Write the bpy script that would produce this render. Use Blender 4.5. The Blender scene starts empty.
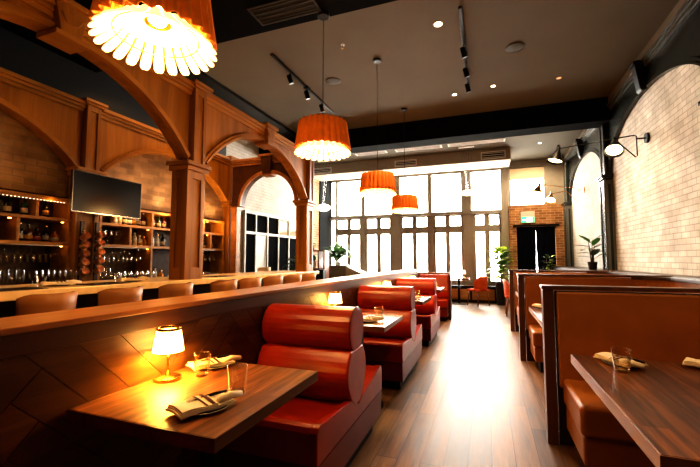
import bpy, bmesh, math, random
from mathutils import Vector, Matrix
random.seed(7)
PI = math.pi
C = bpy.context.scene.collection

# ------------------------------------------------------------------ materials
def new_mat(name):
    m = bpy.data.materials.new(name); m.use_nodes = True
    nt = m.node_tree
    b = nt.nodes['Principled BSDF']
    return m, nt, b

def plain(name, col, rough=.5, metal=0., spec=.5, noise=0., nscale=8., bump=0., bscale=60., emis=None, estr=0., coat=0.):
    m, nt, b = new_mat(name)
    b.inputs['Base Color'].default_value = (*col, 1)
    b.inputs['Roughness'].default_value = rough
    b.inputs['Metallic'].default_value = metal
    b.inputs['Specular IOR Level'].default_value = spec
    b.inputs['Coat Weight'].default_value = coat
    tc = nt.nodes.new('ShaderNodeTexCoord')
    if noise > 0:
        n = nt.nodes.new('ShaderNodeTexNoise'); n.inputs['Scale'].default_value = nscale; n.inputs['Detail'].default_value = 4
        nt.links.new(tc.outputs['Object'], n.inputs['Vector'])
        r = nt.nodes.new('ShaderNodeValToRGB')
        r.color_ramp.elements[0].position = .3; r.color_ramp.elements[1].position = .7
        r.color_ramp.elements[0].color = (*[c * (1 - noise) for c in col], 1)
        r.color_ramp.elements[1].color = (*[min(1, c * (1 + noise)) for c in col], 1)
        nt.links.new(n.outputs['Fac'], r.inputs['Fac']); nt.links.new(r.outputs['Color'], b.inputs['Base Color'])
    if bump > 0:
        n2 = nt.nodes.new('ShaderNodeTexNoise'); n2.inputs['Scale'].default_value = bscale; n2.inputs['Detail'].default_value = 3
        nt.links.new(tc.outputs['Object'], n2.inputs['Vector'])
        bp = nt.nodes.new('ShaderNodeBump'); bp.inputs['Strength'].default_value = bump; bp.inputs['Distance'].default_value = .01
        nt.links.new(n2.outputs['Fac'], bp.inputs['Height']); nt.links.new(bp.outputs['Normal'], b.inputs['Normal'])
    if emis is not None:
        b.inputs['Emission Color'].default_value = (*emis, 1); b.inputs['Emission Strength'].default_value = estr
    return m

def wood(name, c1, c2, axis='y', rough=.4, grain=14., coat=0., strips=0., spec=.5):
    """streaky grain running along the given axis"""
    m, nt, b = new_mat(name)
    tc = nt.nodes.new('ShaderNodeTexCoord'); mp = nt.nodes.new('ShaderNodeMapping')
    s = {'x': (.07, 1, 1), 'y': (1, .07, 1), 'z': (1, 1, .07), 'd': (1, 1, 1)}[axis]
    mp.inputs['Scale'].default_value = s
    if axis == 'd':
        mp.inputs['Rotation'].default_value = (PI / 4, 0, 0); mp.inputs['Scale'].default_value = (1, .09, 1)
    n = nt.nodes.new('ShaderNodeTexNoise'); n.inputs['Scale'].default_value = grain; n.inputs['Detail'].default_value = 6
    n.inputs['Roughness'].default_value = .6; n.inputs['Distortion'].default_value = .6
    nt.links.new(tc.outputs['Object'], mp.inputs['Vector']); nt.links.new(mp.outputs['Vector'], n.inputs['Vector'])
    r = nt.nodes.new('ShaderNodeValToRGB')
    r.color_ramp.elements[0].position = .35; r.color_ramp.elements[1].position = .68
    r.color_ramp.elements[0].color = (*c1, 1); r.color_ramp.elements[1].color = (*c2, 1)
    nt.links.new(n.outputs['Fac'], r.inputs['Fac'])
    nt.links.new(r.outputs['Color'], b.inputs['Base Color'])
    if strips > 0:   # glued-up staves along y
        sx = nt.nodes.new('ShaderNodeSeparateXYZ'); cx = nt.nodes.new('ShaderNodeCombineXYZ')
        nt.links.new(tc.outputs['Object'], sx.inputs['Vector']); nt.links.new(sx.outputs['Y'], cx.inputs['X']); nt.links.new(sx.outputs['X'], cx.inputs['Y'])
        t = nt.nodes.new('ShaderNodeTexBrick'); t.offset = .43
        for k, v in {'Scale': 1., 'Brick Width': .9, 'Row Height': strips, 'Mortar Size': .0008, 'Mortar Smooth': .1, 'Bias': 0.}.items(): t.inputs[k].default_value = v
        t.inputs['Color1'].default_value = (1.25, 1.2, 1.15, 1); t.inputs['Color2'].default_value = (.55, .5, .46, 1); t.inputs['Mortar'].default_value = (.4, .35, .3, 1)
        nt.links.new(cx.outputs['Vector'], t.inputs['Vector'])
        mx = nt.nodes.new('ShaderNodeMix'); mx.data_type = 'RGBA'; mx.blend_type = 'MULTIPLY'; mx.inputs['Factor'].default_value = 1
        nt.links.new(r.outputs['Color'], mx.inputs['A']); nt.links.new(t.outputs['Color'], mx.inputs['B']); nt.links.new(mx.outputs['Result'], b.inputs['Base Color'])
    b.inputs['Roughness'].default_value = rough; b.inputs['Coat Weight'].default_value = coat
    b.inputs['Specular IOR Level'].default_value = spec
    bp = nt.nodes.new('ShaderNodeBump'); bp.inputs['Strength'].default_value = .12; bp.inputs['Distance'].default_value = .004
    nt.links.new(n.outputs['Fac'], bp.inputs['Height']); nt.links.new(bp.outputs['Normal'], b.inputs['Normal'])
    return m

def brick(name, ca, cb, mortar, plane='x', bw=.215, bh=.072, rough=.85, msize=.008, contrast=.5):
    m, nt, b = new_mat(name)
    tc = nt.nodes.new('ShaderNodeTexCoord'); sx = nt.nodes.new('ShaderNodeSeparateXYZ'); cx = nt.nodes.new('ShaderNodeCombineXYZ')
    nt.links.new(tc.outputs['Object'], sx.inputs['Vector'])
    u = {'x': 'Y', 'y': 'X'}[plane]
    nt.links.new(sx.outputs[u], cx.inputs['X']); nt.links.new(sx.outputs['Z'], cx.inputs['Y'])
    t = nt.nodes.new('ShaderNodeTexBrick')
    t.inputs['Scale'].default_value = 1.; t.inputs['Brick Width'].default_value = bw; t.inputs['Row Height'].default_value = bh
    t.inputs['Mortar Size'].default_value = msize; t.inputs['Mortar Smooth'].default_value = .3; t.inputs['Bias'].default_value = -.2
    t.inputs['Color1'].default_value = (*ca, 1); t.inputs['Color2'].default_value = (*cb, 1); t.inputs['Mortar'].default_value = (*mortar, 1)
    nt.links.new(cx.outputs['Vector'], t.inputs['Vector'])
    n = nt.nodes.new('ShaderNodeTexNoise'); n.inputs['Scale'].default_value = 3.5; n.inputs['Detail'].default_value = 6
    nt.links.new(tc.outputs['Object'], n.inputs['Vector'])
    r = nt.nodes.new('ShaderNodeValToRGB'); r.color_ramp.elements[0].position = .3; r.color_ramp.elements[1].position = .7
    lo = 1 - contrast
    r.color_ramp.elements[0].color = (lo, lo * .95, lo * .9, 1); r.color_ramp.elements[1].color = (1, 1, 1, 1)
    nt.links.new(n.outputs['Fac'], r.inputs['Fac'])
    mx = nt.nodes.new('ShaderNodeMix'); mx.data_type = 'RGBA'; mx.blend_type = 'MULTIPLY'; mx.inputs['Factor'].default_value = 1
    nt.links.new(t.outputs['Color'], mx.inputs['A']); nt.links.new(r.outputs['Color'], mx.inputs['B'])
    nt.links.new(mx.outputs['Result'], b.inputs['Base Color'])
    b.inputs['Roughness'].default_value = rough
    bp = nt.nodes.new('ShaderNodeBump'); bp.inputs['Strength'].default_value = .6; bp.inputs['Distance'].default_value = .008; bp.invert = True
    nt.links.new(t.outputs['Fac'], bp.inputs['Height']); nt.links.new(bp.outputs['Normal'], b.inputs['Normal'])
    return m

def floor_mat():
    m, nt, b = new_mat('floor_planks')
    tc = nt.nodes.new('ShaderNodeTexCoord'); sx = nt.nodes.new('ShaderNodeSeparateXYZ'); cx = nt.nodes.new('ShaderNodeCombineXYZ')
    nt.links.new(tc.outputs['Object'], sx.inputs['Vector'])
    nt.links.new(sx.outputs['Y'], cx.inputs['X']); nt.links.new(sx.outputs['X'], cx.inputs['Y'])
    t = nt.nodes.new('ShaderNodeTexBrick'); t.offset = .37
    for k, v in {'Scale': 1., 'Brick Width': 1.25, 'Row Height': .145, 'Mortar Size': .0025, 'Mortar Smooth': .2, 'Bias': 0.}.items():
        t.inputs[k].default_value = v
    t.inputs['Color1'].default_value = (.31, .16, .062, 1); t.inputs['Color2'].default_value = (.115, .058, .024, 1)
    t.inputs['Mortar'].default_value = (.03, .017, .01, 1)
    nt.links.new(cx.outputs['Vector'], t.inputs['Vector'])
    mp = nt.nodes.new('ShaderNodeMapping'); mp.inputs['Scale'].default_value = (9, .7, 1)
    nt.links.new(tc.outputs['Object'], mp.inputs['Vector'])
    n = nt.nodes.new('ShaderNodeTexNoise'); n.inputs['Scale'].default_value = 2.2; n.inputs['Detail'].default_value = 8; n.inputs['Roughness'].default_value = .65
    nt.links.new(mp.outputs['Vector'], n.inputs['Vector'])
    r = nt.nodes.new('ShaderNodeValToRGB'); r.color_ramp.elements[0].position = .32; r.color_ramp.elements[1].position = .66
    r.color_ramp.elements[0].color = (.38, .34, .30, 1); r.color_ramp.elements[1].color = (1.15, 1.1, 1.05, 1)
    nt.links.new(n.outputs['Fac'], r.inputs['Fac'])
    mx = nt.nodes.new('ShaderNodeMix'); mx.data_type = 'RGBA'; mx.blend_type = 'MULTIPLY'; mx.inputs['Factor'].default_value = 1
    nt.links.new(t.outputs['Color'], mx.inputs['A']); nt.links.new(r.outputs['Color'], mx.inputs['B'])
    nt.links.new(mx.outputs['Result'], b.inputs['Base Color'])
    rr = nt.nodes.new('ShaderNodeMapRange'); rr.inputs['To Min'].default_value = .36; rr.inputs['To Max'].default_value = .54
    nt.links.new(n.outputs['Fac'], rr.inputs['Value']); nt.links.new(rr.outputs['Result'], b.inputs['Roughness'])
    bp = nt.nodes.new('ShaderNodeBump'); bp.inputs['Strength'].default_value = .25; bp.inputs['Distance'].default_value = .004; bp.invert = True
    nt.links.new(t.outputs['Fac'], bp.inputs['Height']); nt.links.new(bp.outputs['Normal'], b.inputs['Normal'])
    return m

def thin_glass(name, tint=(1, 1, 1), gloss=.12):
    m = bpy.data.materials.new(name); m.use_nodes = True; nt = m.node_tree; nt.nodes.clear()
    o = nt.nodes.new('ShaderNodeOutputMaterial'); mix = nt.nodes.new('ShaderNodeMixShader')
    tr = nt.nodes.new('ShaderNodeBsdfTransparent'); tr.inputs['Color'].default_value = (*tint, 1)
    gl = nt.nodes.new('ShaderNodeBsdfGlossy'); gl.inputs['Roughness'].default_value = .03; gl.inputs['Color'].default_value = (1, 1, 1, 1)
    lw = nt.nodes.new('ShaderNodeLayerWeight'); lw.inputs['Blend'].default_value = gloss
    nt.links.new(lw.outputs['Facing' if gloss > .2 else 'Fresnel'], mix.inputs['Fac'])
    nt.links.new(tr.outputs[0], mix.inputs[1]); nt.links.new(gl.outputs[0], mix.inputs[2]); nt.links.new(mix.outputs[0], o.inputs['Surface'])
    return m

def emit(name, col, s, base=(.8, .8, .8)):
    return plain(name, base, .6, emis=col, estr=s)

M = {}
M['arch_wood'] = wood('arcade_wood', (.22, .09, .010), (.41, .178, .022), 'z', .42, 7)
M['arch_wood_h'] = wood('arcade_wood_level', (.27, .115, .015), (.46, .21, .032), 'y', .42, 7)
M['shelf_wood'] = wood('shelf_wood', (.27, .125, .025), (.46, .23, .05), 'y', .5, 9)
M['post_wood'] = wood('booth_post_wood', (.07, .026, .01), (.15, .06, .022), 'z', .35, 10)
M['dark_wood'] = wood('dark_wood', (.028, .012, .006), (.07, .03, .013), 'x', .35, 10)
M['panel_wood'] = wood('herringbone_wood', (.075, .03, .009), (.17, .072, .02), 'd', .38, 16)
M['cap_wood'] = wood('divider_cap_wood', (.30, .13, .045), (.46, .22, .085), 'y', .3, 12)
M['frieze_wood'] = wood('divider_frieze_wood', (.06, .022, .009), (.10, .04, .016), 'y', .4, 10)
M['table_wood'] = wood('table_wood', (.13, .045, .014), (.40, .17, .05), 'y', .44, 30, 0, strips=.055, spec=.4)
M['table_wood_dark'] = wood('table_wood_dark', (.08, .026, .008), (.30, .115, .03), 'y', .36, 34, 0, strips=.075, spec=.3)
M['table_wood_far'] = wood('table_wood_pale', (.20, .10, .05), (.36, .2, .11), 'y', .26, 14, .2)  # paler grain with less contrast
M['edge_wood'] = wood('table_edge_wood', (.08, .032, .013), (.15, .065, .027), 'y', .3, 14, .2)
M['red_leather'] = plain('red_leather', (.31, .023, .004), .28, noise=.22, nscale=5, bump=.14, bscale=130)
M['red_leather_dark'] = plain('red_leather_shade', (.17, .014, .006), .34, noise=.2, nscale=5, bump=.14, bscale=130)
M['brown_leather'] = plain('brown_leather', (.36, .132, .027), .42, noise=.14, nscale=4, bump=.12, bscale=160)
M['tan_leather'] = plain('tan_leather', (.40, .18, .062), .48, noise=.12, nscale=6, bump=.1, bscale=160)
M['orange_uphol'] = plain('orange_upholstery', (.60, .10, .016), .45, noise=.1)
M['cream_uphol'] = plain('cream_upholstery', (.62, .5, .36), .6, noise=.1)
M['black'] = plain('black_paint', (.006, .007, .008), .55)
M['matte_black'] = plain('matte_black_paint', (.006, .0065, .007), .95, spec=.08)
M['black_metal'] = plain('black_metal', (.008, .008, .009), .35, .6)
M['green_black'] = plain('dark_green_panel_paint', (.018, .021, .018), .26, noise=.15)
M['glint_trim'] = plain('moulding_glint_paint', (.10, .105, .095), .25)  # lighter than the panels: window glints put into the moulding colour
M['ceiling'] = plain('ceiling_plaster', (.13, .113, .083), .8, noise=.06, nscale=1.2)
M['plaster'] = plain('upper_wall_plaster', (.16, .125, .08), .8)
M['duct_white'] = plain('soffit_paint', (.45, .39, .31), .7)
M['taupe'] = plain('window_wall_taupe', (.25, .215, .175), .55, noise=.06)
M['frame_dark'] = plain('window_frame_paint', (.16, .14, .115), .5)
M['white_metal'] = plain('white_metal', (.75, .72, .68), .45)
M['quartz'] = plain('bar_quartz', (.88, .62, .30), .24, noise=.08, nscale=14)
M['brick_dark'] = brick('bar_back_brick', (.42, .26, .14), (.22, .13, .07), (.33, .23, .14), 'x', .22, .075, contrast=.5)
M['brick_white'] = brick('whitewashed_brick', (.72, .665, .59), (.57, .515, .445), (.44, .395, .335), 'x', .21, .074, msize=.006, contrast=.32)
M['brick_pale'] = brick('pale_brick', (.62, .585, .535), (.55, .51, .46), (.47, .43, .38), 'x', .21, .074, msize=.006, contrast=.15)
M['brick_red'] = brick('entry_brick', (.42, .20, .08), (.20, .075, .03), (.50, .36, .22), 'y', .21, .075, contrast=.4)
M['brick_red_x'] = brick('jamb_brick', (.42, .20, .08), (.20, .075, .03), (.50, .36, .22), 'x', .21, .075, contrast=.4)
M['floor'] = floor_mat()
M['pane'] = thin_glass('window_glass', (.97, .98, .97), .1)
M['glass'] = thin_glass('drinking_glass', (.96, .94, .9), .24)
M['dark_pane'] = plain('dark_glass', (.003, .003, .0035), .9, spec=.03)
M['amber_pane'] = plain('amber_lit_glass', (.12, .05, .015), .15, emis=(1, .45, .08), estr=.22)
M['screen'] = plain('tv_screen', (.006, .006, .008), .16, spec=.7)
M['brass'] = plain('brass', (.72, .42, .13), .22, 1.)
M['chrome'] = plain('steel', (.62, .6, .57), .2, 1.)
M['copper'] = plain('copper', (.97, .70, .52), .30, 1.)
M['shade_orange'] = plain('pleated_orange_felt', (.70, .19, .018), .8, noise=.1, nscale=20, emis=(1, .20, .012), estr=.10)
M['petal'] = plain('frosted_petal', (.85, .72, .5), .5, emis=(1, .72, .34), estr=.75)
M['bulb'] = emit('warm_bulb', (1, .60, .24), 95)
M['lamp_shade'] = plain('lamp_linen', (.9, .8, .6), .7, emis=(1, .56, .16), estr=11.0)
M['soft_glow'] = emit('glass_globe_glow', (1, .85, .62), 5)
M['downlight'] = emit('downlight_lens', (1, .82, .55), 14)
M['led'] = emit('led_dots', (1, .80, .55), 2.0)
M['puck'] = emit('amber_puck', (1, .42, .08), 14)
M['puck_dim'] = emit('amber_downlight', (1, .35, .06), .8)
M['sconce_inner'] = emit('sconce_inner', (1, .72, .38), 7)
M['cloth'] = plain('napkin_cloth', (.88, .76, .56), .9, bump=.2, bscale=200)
M['stripe'] = plain('napkin_stripe', (.10, .018, .02), .9)
M['plate'] = plain('dark_plate', (.02, .018, .016), .25)
M['plate_rim'] = plain('plate_rim', (.6, .52, .42), .3)
M['steel'] = plain('cutlery_steel', (.5, .46, .4), .25, 1.)
def leafmat(name, col, rough=.4):
    m, nt, b = new_mat(name)
    tc = nt.nodes.new('ShaderNodeTexCoord'); n = nt.nodes.new('ShaderNodeTexNoise'); n.inputs['Scale'].default_value = 7; nt.links.new(tc.outputs['Object'], n.inputs['Vector'])
    r = nt.nodes.new('ShaderNodeValToRGB'); r.color_ramp.elements[0].position = .3; r.color_ramp.elements[1].position = .7
    r.color_ramp.elements[0].color = (*[c * .6 for c in col], 1); r.color_ramp.elements[1].color = (*[c * 1.4 for c in col], 1)
    nt.links.new(n.outputs['Fac'], r.inputs['Fac']); nt.links.new(r.outputs['Color'], b.inputs['Base Color']); b.inputs['Roughness'].default_value = rough
    tr = nt.nodes.new('ShaderNodeBsdfTranslucent'); nt.links.new(r.outputs['Color'], tr.inputs['Color'])
    mx = nt.nodes.new('ShaderNodeMixShader'); mx.inputs['Fac'].default_value = .35; o = nt.nodes['Material Output']
    nt.links.new(b.outputs[0], mx.inputs[1]); nt.links.new(tr.outputs[0], mx.inputs[2]); nt.links.new(mx.outputs[0], o.inputs['Surface'])
    return m
M['leaf'] = leafmat('leaf', (.06, .15, .035))
M['leaf_dark'] = leafmat('dark_leaf', (.018, .042, .015), .3)
M['leaf_yellow'] = leafmat('yellow_green_leaf', (.36, .44, .05))
M['leaf_pale'] = leafmat('pale_palm_leaf', (.17, .26, .11))
M['stem'] = plain('stem', (.09, .055, .025), .8)
M['soil'] = plain('soil', (.03, .02, .012), .95)
M['pot'] = plain('black_pot', (.014, .014, .014), .4)
M['white_pot'] = plain('white_ceramic', (.8, .78, .74), .4)
M['grey_cab'] = plain('grey_cabinet', (.2, .205, .18), .5)
M['grey_light'] = plain('pale_grey_panel', (.5, .5, .46), .5)
M['red_wood'] = wood('red_brown_wood', (.14, .04, .016), (.26, .085, .032), 'z', .4, 9)
M['curtain'] = plain('black_curtain', (.0035, .004, .008), 1., spec=.1)
M['exit_top'] = plain('exit_sign_housing', (.55, .46, .40), .5)
M['exit_green'] = plain('exit_sign_green', (.05, .5, .28), .4, emis=(.1, .9, .5), estr=.5)
M['exit_white'] = plain('exit_sign_white', (.9, .95, .9), .4, emis=(.9, 1, .95), estr=.9)
M['walnut_sill'] = wood('sill_panel_wood', (.42, .22, .07), (.6, .36, .14), 'x', .5, 9)
M['ground'] = plain('pale_pavement', (.65, .63, .6), .9)
BOT = [plain('bottle_black', (.006, .008, .007), .12), plain('bottle_green', (.02, .05, .02), .1), plain('bottle_brown', (.09, .03, .008), .1),
       plain('bottle_amber', (.35, .13, .02), .12), plain('bottle_clear', (.45, .42, .36), .1), plain('bottle_wine', (.05, .006, .012), .12)]
LAB = [plain('label_cream', (.38, .32, .22), .7), plain('label_white', (.48, .45, .4), .7), plain('label_ochre', (.34, .2, .05), .7), plain('label_red', (.24, .04, .02), .7)]

# ------------------------------------------------------------------ mesh builder
class MB:
    def __init__(s): s.v = []; s.f = []; s.mi = []
    def add(s, vs, fs, mi=0):
        o = len(s.v); s.v += [tuple(p) for p in vs]; s.f += [tuple(i + o for i in f) for f in fs]; s.mi += [mi] * len(fs); return s
    def box(s, x0, x1, y0, y1, z0, z1, mi=0):
        vs = [(x, y, z) for z in (z0, z1) for y in (y0, y1) for x in (x0, x1)]
        return s.add(vs, [(0, 2, 3, 1), (4, 5, 7, 6), (0, 1, 5, 4), (2, 6, 7, 3), (0, 4, 6, 2), (1, 3, 7, 5)], mi)
    def obox(s, c, h, mat=None, mi=0):
        mat = mat or Matrix.Identity(3)
        vs = [Vector(c) + mat @ Vector((x * h[0], y * h[1], z * h[2])) for z in (-1, 1) for y in (-1, 1) for x in (-1, 1)]
        return s.add(vs, [(0, 2, 3, 1), (4, 5, 7, 6), (0, 1, 5, 4), (2, 6, 7, 3), (0, 4, 6, 2), (1, 3, 7, 5)], mi)
    @staticmethod
    def m3(plane, u, v, w):
        return {'x': (w, u, v), 'y': (u, w, v), 'z': (u, v, w)}[plane]
    def prism(s, poly, w0, w1, plane='x', mi=0):
        n = len(poly)
        vs = [s.m3(plane, u, v, w0) for u, v in poly] + [s.m3(plane, u, v, w1) for u, v in poly]
        fs = [tuple(range(n)), tuple(range(2 * n - 1, n - 1, -1))] + [(i, (i + 1) % n, n + (i + 1) % n, n + i) for i in range(n)]
        return s.add(vs, fs, mi)
    def tube(s, pts, r, seg=8, mi=0, caps=True):
        pts = [Vector(p) for p in pts]; n = len(pts)
        rs = r if isinstance(r, (list, tuple)) else [r] * n
        up = Vector((0, 0, 1)); rings = []; px = None
        for i, p in enumerate(pts):
            d = (pts[min(i + 1, n - 1)] - pts[max(i - 1, 0)])
            d = d.normalized() if d.length > 1e-9 else Vector((0, 0, 1))
            if px is None:
                a = up if abs(d.z) < .95 else Vector((1, 0, 0)); x = d.cross(a).normalized()
            else:
                x = (px - d * px.dot(d)); x = x.normalized() if x.length > 1e-6 else d.cross(up).normalized()
            px = x; y = d.cross(x)
            rings.append([p + (x * math.cos(t) + y * math.sin(t)) * rs[i] for t in [2 * PI * k / seg for k in range(seg)]])
        vs = [q for ring in rings for q in ring]; fs = []
        for i in range(n - 1):
            for k in range(seg):
                a, b = i * seg + k, i * seg + (k + 1) % seg
                fs.append((a, b, b + seg, a + seg))
        if caps: fs += [tuple(range(seg - 1, -1, -1)), tuple(range((n - 1) * seg, n * seg))]
        return s.add(vs, fs, mi)
    def lathe(s, prof, c=(0, 0, 0), seg=16, mi=0, mat=None, wob=None):
        vs = []; fs = []; n = len(prof); c = Vector(c)
        for j, (r, z) in enumerate(prof):
            for k in range(seg):
                t = 2 * PI * k / seg; rr = r * (wob(t, z) if wob else 1)
                p = Vector((rr * math.cos(t), rr * math.sin(t), z))
                vs.append(c + (mat @ p if mat else p))
        for j in range(n - 1):
            for k in range(seg):
                a, b = j * seg + k, j * seg + (k + 1) % seg
                fs.append((a, b, b + seg, a + seg))
        if prof[0][0] > 1e-5 and prof[0][0] < 9: pass
        return s.add(vs, fs, mi)
    def sphere(s, c, r, seg=12, rings=8, sc=(1, 1, 1), mi=0):
        prof = [(max(1e-5, r * math.sin(PI * j / rings)), -r * math.cos(PI * j / rings)) for j in range(rings + 1)]
        vs = []; fs = []
        for rr, z in prof:
            for k in range(seg):
                t = 2 * PI * k / seg; vs.append((c[0] + rr * math.cos(t) * sc[0], c[1] + rr * math.sin(t) * sc[1], c[2] + z * sc[2]))
        for j in range(rings):
            for k in range(seg):
                a, b = j * seg + k, j * seg + (k + 1) % seg; fs.append((a, b, b + seg, a + seg))
        return s.add(vs, fs, mi)
    def grid(s, nu, nv, fn, mi=0):
        vs = [fn(i / nu, j / nv) for j in range(nv + 1) for i in range(nu + 1)]
        fs = [(j * (nu + 1) + i, j * (nu + 1) + i + 1, (j + 1) * (nu + 1) + i + 1, (j + 1) * (nu + 1) + i) for j in range(nv) for i in range(nu)]
        return s.add(vs, fs, mi)
    @staticmethod
    def arc(uc, zs, a, b, t, off=0., seg=False):
        if not seg: return uc - (a + off) * math.cos(PI * t), zs + (b + off) * math.sin(PI * t)
        R = (a * a + b * b) / (2 * b); zc = zs + b - R; A = math.asin(min(1, a / R)); q = A * (2 * t - 1)
        return uc + (R + off) * math.sin(q), zc + (R + off) * math.cos(q)
    def spandrel(s, plane, u0, u1, zs, ztop, uc, a, b, w0, w1, n=28, mi=0, seg=False):
        """solid above an elliptical arch opening: quads between the arch curve and the top"""
        low = [(u0, zs)] + [s.arc(uc, zs, a, b, i / n, 0, seg) for i in range(n + 1)] + [(u1, zs)]
        k = len(low); vs = []
        for w in (w0, w1):
            vs += [s.m3(plane, u, z, w) for u, z in low] + [s.m3(plane, u, ztop, w) for u, z in low]
        fs = []
        for i in range(k - 1):
            fs += [(i, i + 1, k + i + 1, k + i), (2 * k + i, 3 * k + i, 3 * k + i + 1, 2 * k + i + 1),
                   (i, 2 * k + i, 2 * k + i + 1, i + 1), (k + i, k + i + 1, 3 * k + i + 1, 3 * k + i)]
        fs += [(0, k, 3 * k, 2 * k), (k - 1, 3 * k - 1, 4 * k - 1, 2 * k - 1)]
        return s.add(vs, fs, mi)
    def archband(s, plane, zs, uc, a, b, wd, w0, w1, n=32, mi=0, seg=False):
        vs = []; fs = []
        for i in range(n + 1):
            ui, zi = s.arc(uc, zs, a, b, i / n, 0, seg)
            uo, zo = s.arc(uc, zs, a, b, i / n, wd, seg)
            vs += [s.m3(plane, ui, zi, w0), s.m3(plane, uo, zo, w0), s.m3(plane, uo, zo, w1), s.m3(plane, ui, zi, w1)]
        for i in range(n):
            for k in range(4):
                fs.append((4 * i + k, 4 * i + (k + 1) % 4, 4 * i + 4 + (k + 1) % 4, 4 * i + 4 + k))
        fs += [(3, 2, 1, 0), (4 * n, 4 * n + 1, 4 * n + 2, 4 * n + 3)]
        return s.add(vs, fs, mi)
    def holes(s, plane, u0, u1, v0, v1, w0, w1, rects, mi=0):
        """a slab with rectangular holes"""
        us = sorted({u0, u1, *[r[0] for r in rects], *[r[1] for r in rects]}); vv = sorted({v0, v1, *[r[2] for r in rects], *[r[3] for r in rects]})
        solid = lambda i, j: 0 <= i < len(us) - 1 and 0 <= j < len(vv) - 1 and not any(r[0] - 1e-6 <= us[i] and us[i + 1] <= r[1] + 1e-6 and r[2] - 1e-6 <= vv[j] and vv[j + 1] <= r[3] + 1e-6 for r in rects)
        q = lambda pts: s.add([s.m3(plane, *p) for p in pts], [(0, 1, 2, 3)], mi)
        for i in range(len(us) - 1):
            for j in range(len(vv) - 1):
                if not solid(i, j): continue
                a, b, c, d = us[i], us[i + 1], vv[j], vv[j + 1]
                q([(a, c, w0), (b, c, w0), (b, d, w0), (a, d, w0)]); q([(a, c, w1), (b, c, w1), (b, d, w1), (a, d, w1)])
                if not solid(i - 1, j): q([(a, c, w0), (a, d, w0), (a, d, w1), (a, c, w1)])
                if not solid(i + 1, j): q([(b, c, w0), (b, d, w0), (b, d, w1), (b, c, w1)])
                if not solid(i, j - 1): q([(a, c, w0), (b, c, w0), (b, c, w1), (a, c, w1)])
                if not solid(i, j + 1): q([(a, d, w0), (b, d, w0), (b, d, w1), (a, d, w1)])
        return s
    def build(s, name, mats, parent=None, smooth=False, bevel=0., seg=2, solid=0., sub=0, loc=None, auto=None):
        me = bpy.data.meshes.new(name); me.from_pydata(s.v, [], s.f)
        mats = mats if isinstance(mats, (list, tuple)) else [mats]
        for m in mats: me.materials.append(M[m] if isinstance(m, str) else m)
        for p, i in zip(me.polygons, s.mi): p.material_index = i; p.use_smooth = smooth
        bm = bmesh.new(); bm.from_mesh(me)
        bmesh.ops.remove_doubles(bm, verts=bm.verts, dist=1e-5)
        bmesh.ops.recalc_face_normals(bm, faces=bm.faces)
        if auto is not None:
            for e in bm.edges:
                if len(e.link_faces) == 2 and e.calc_face_angle(0) > math.radians(auto): e.smooth = False
        bm.to_mesh(me); bm.free()
        o = bpy.data.objects.new(name, me); C.objects.link(o)
        if parent is not None: o.parent = parent
        if loc is not None: o.location = loc
        if bevel > 0:
            md = o.modifiers.new('bevel', 'BEVEL'); md.width = bevel; md.segments = seg; md.limit_method = 'ANGLE'; md.angle_limit = math.radians(40)
        if solid: md = o.modifiers.new('solid', 'SOLIDIFY'); md.thickness = solid; md.offset = 0
        if sub: md = o.modifiers.new('sub', 'SUBSURF'); md.levels = sub; md.render_levels = sub
        return o

def thing(name, label, cat, loc=(0, 0, 0), rz=0., group=None):
    o = bpy.data.objects.new(name, None); C.objects.link(o); o.location = loc; o.rotation_euler = (0, 0, rz); o.empty_display_size = .1
    tag(o, label, cat, group); return o
def tag(o, label, cat, group=None, kind='thing'):
    o['label'] = label; o['category'] = cat; o['kind'] = kind
    if group: o['group'] = group
    return o
def struct(o): o['kind'] = 'structure'; return o
def dup(root, loc, rz=None, label=None, group=None, scale=None):
    r = root.copy(); C.objects.link(r); r.location = loc
    if rz is not None: r.rotation_euler = (0, 0, rz)
    if scale is not None: r.scale = scale
    if label: r['label'] = label
    if group: r['group'] = group
    for ch in list(root.children):
        c = ch.copy(); C.objects.link(c); c.parent = r
        for g in list(ch.children):
            d = g.copy(); C.objects.link(d); d.parent = c
    return r
ORD = ['first', 'second', 'third', 'fourth', 'fifth', 'sixth', 'seventh', 'eighth', 'ninth', 'tenth', 'eleventh', 'twelfth']

# ------------------------------------------------------------------ setting
XR, XL, YF, ZC = 2.2, -4.85, 12.4, 4.3
struct(MB().box(-5.5, 2.5, -3, 12.6, -.06, 0).build('floor', 'floor'))
struct(MB().box(-5.6, 2.5, -3, 12.7, ZC, ZC + .1).build('ceiling', 'ceiling'))
struct(MB().box(-5.5, -4.2, -3, 7.9, ZC - .06, ZC - .002).build('ceiling', 'black'))                 # black field over the bar
struct(MB().box(-5.6, 2.5, -3.1, -3, 0, ZC).build('wall_rear', 'plaster'))
struct(MB().box(XL - .12, XL, -3, 6.0, 0, 3.24).build('wall_left', 'brick_dark'))
struct(MB().box(XL - .12, XL + .06, -3, 6.0, 3.24, ZC - .06).build('wall_left', 'black'))
struct(MB().box(-5.47, XL - .12, 6.0 - .12, 6.0, 0, ZC).build('wall_left', 'black'))
struct(MB().box(-5.47, -5.35, 6.0, 10.9, 0, ZC).build('wall_left', 'brick_pale'))
struct(MB().box(-5.47, -5.30, 10.9, 11.5, 0, ZC).build('wall_left', 'brick_red_x'))
struct(MB().box(-5.47, -5.27, 11.5, 12.4, 0, ZC).build('wall_left', 'matte_black'))
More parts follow.
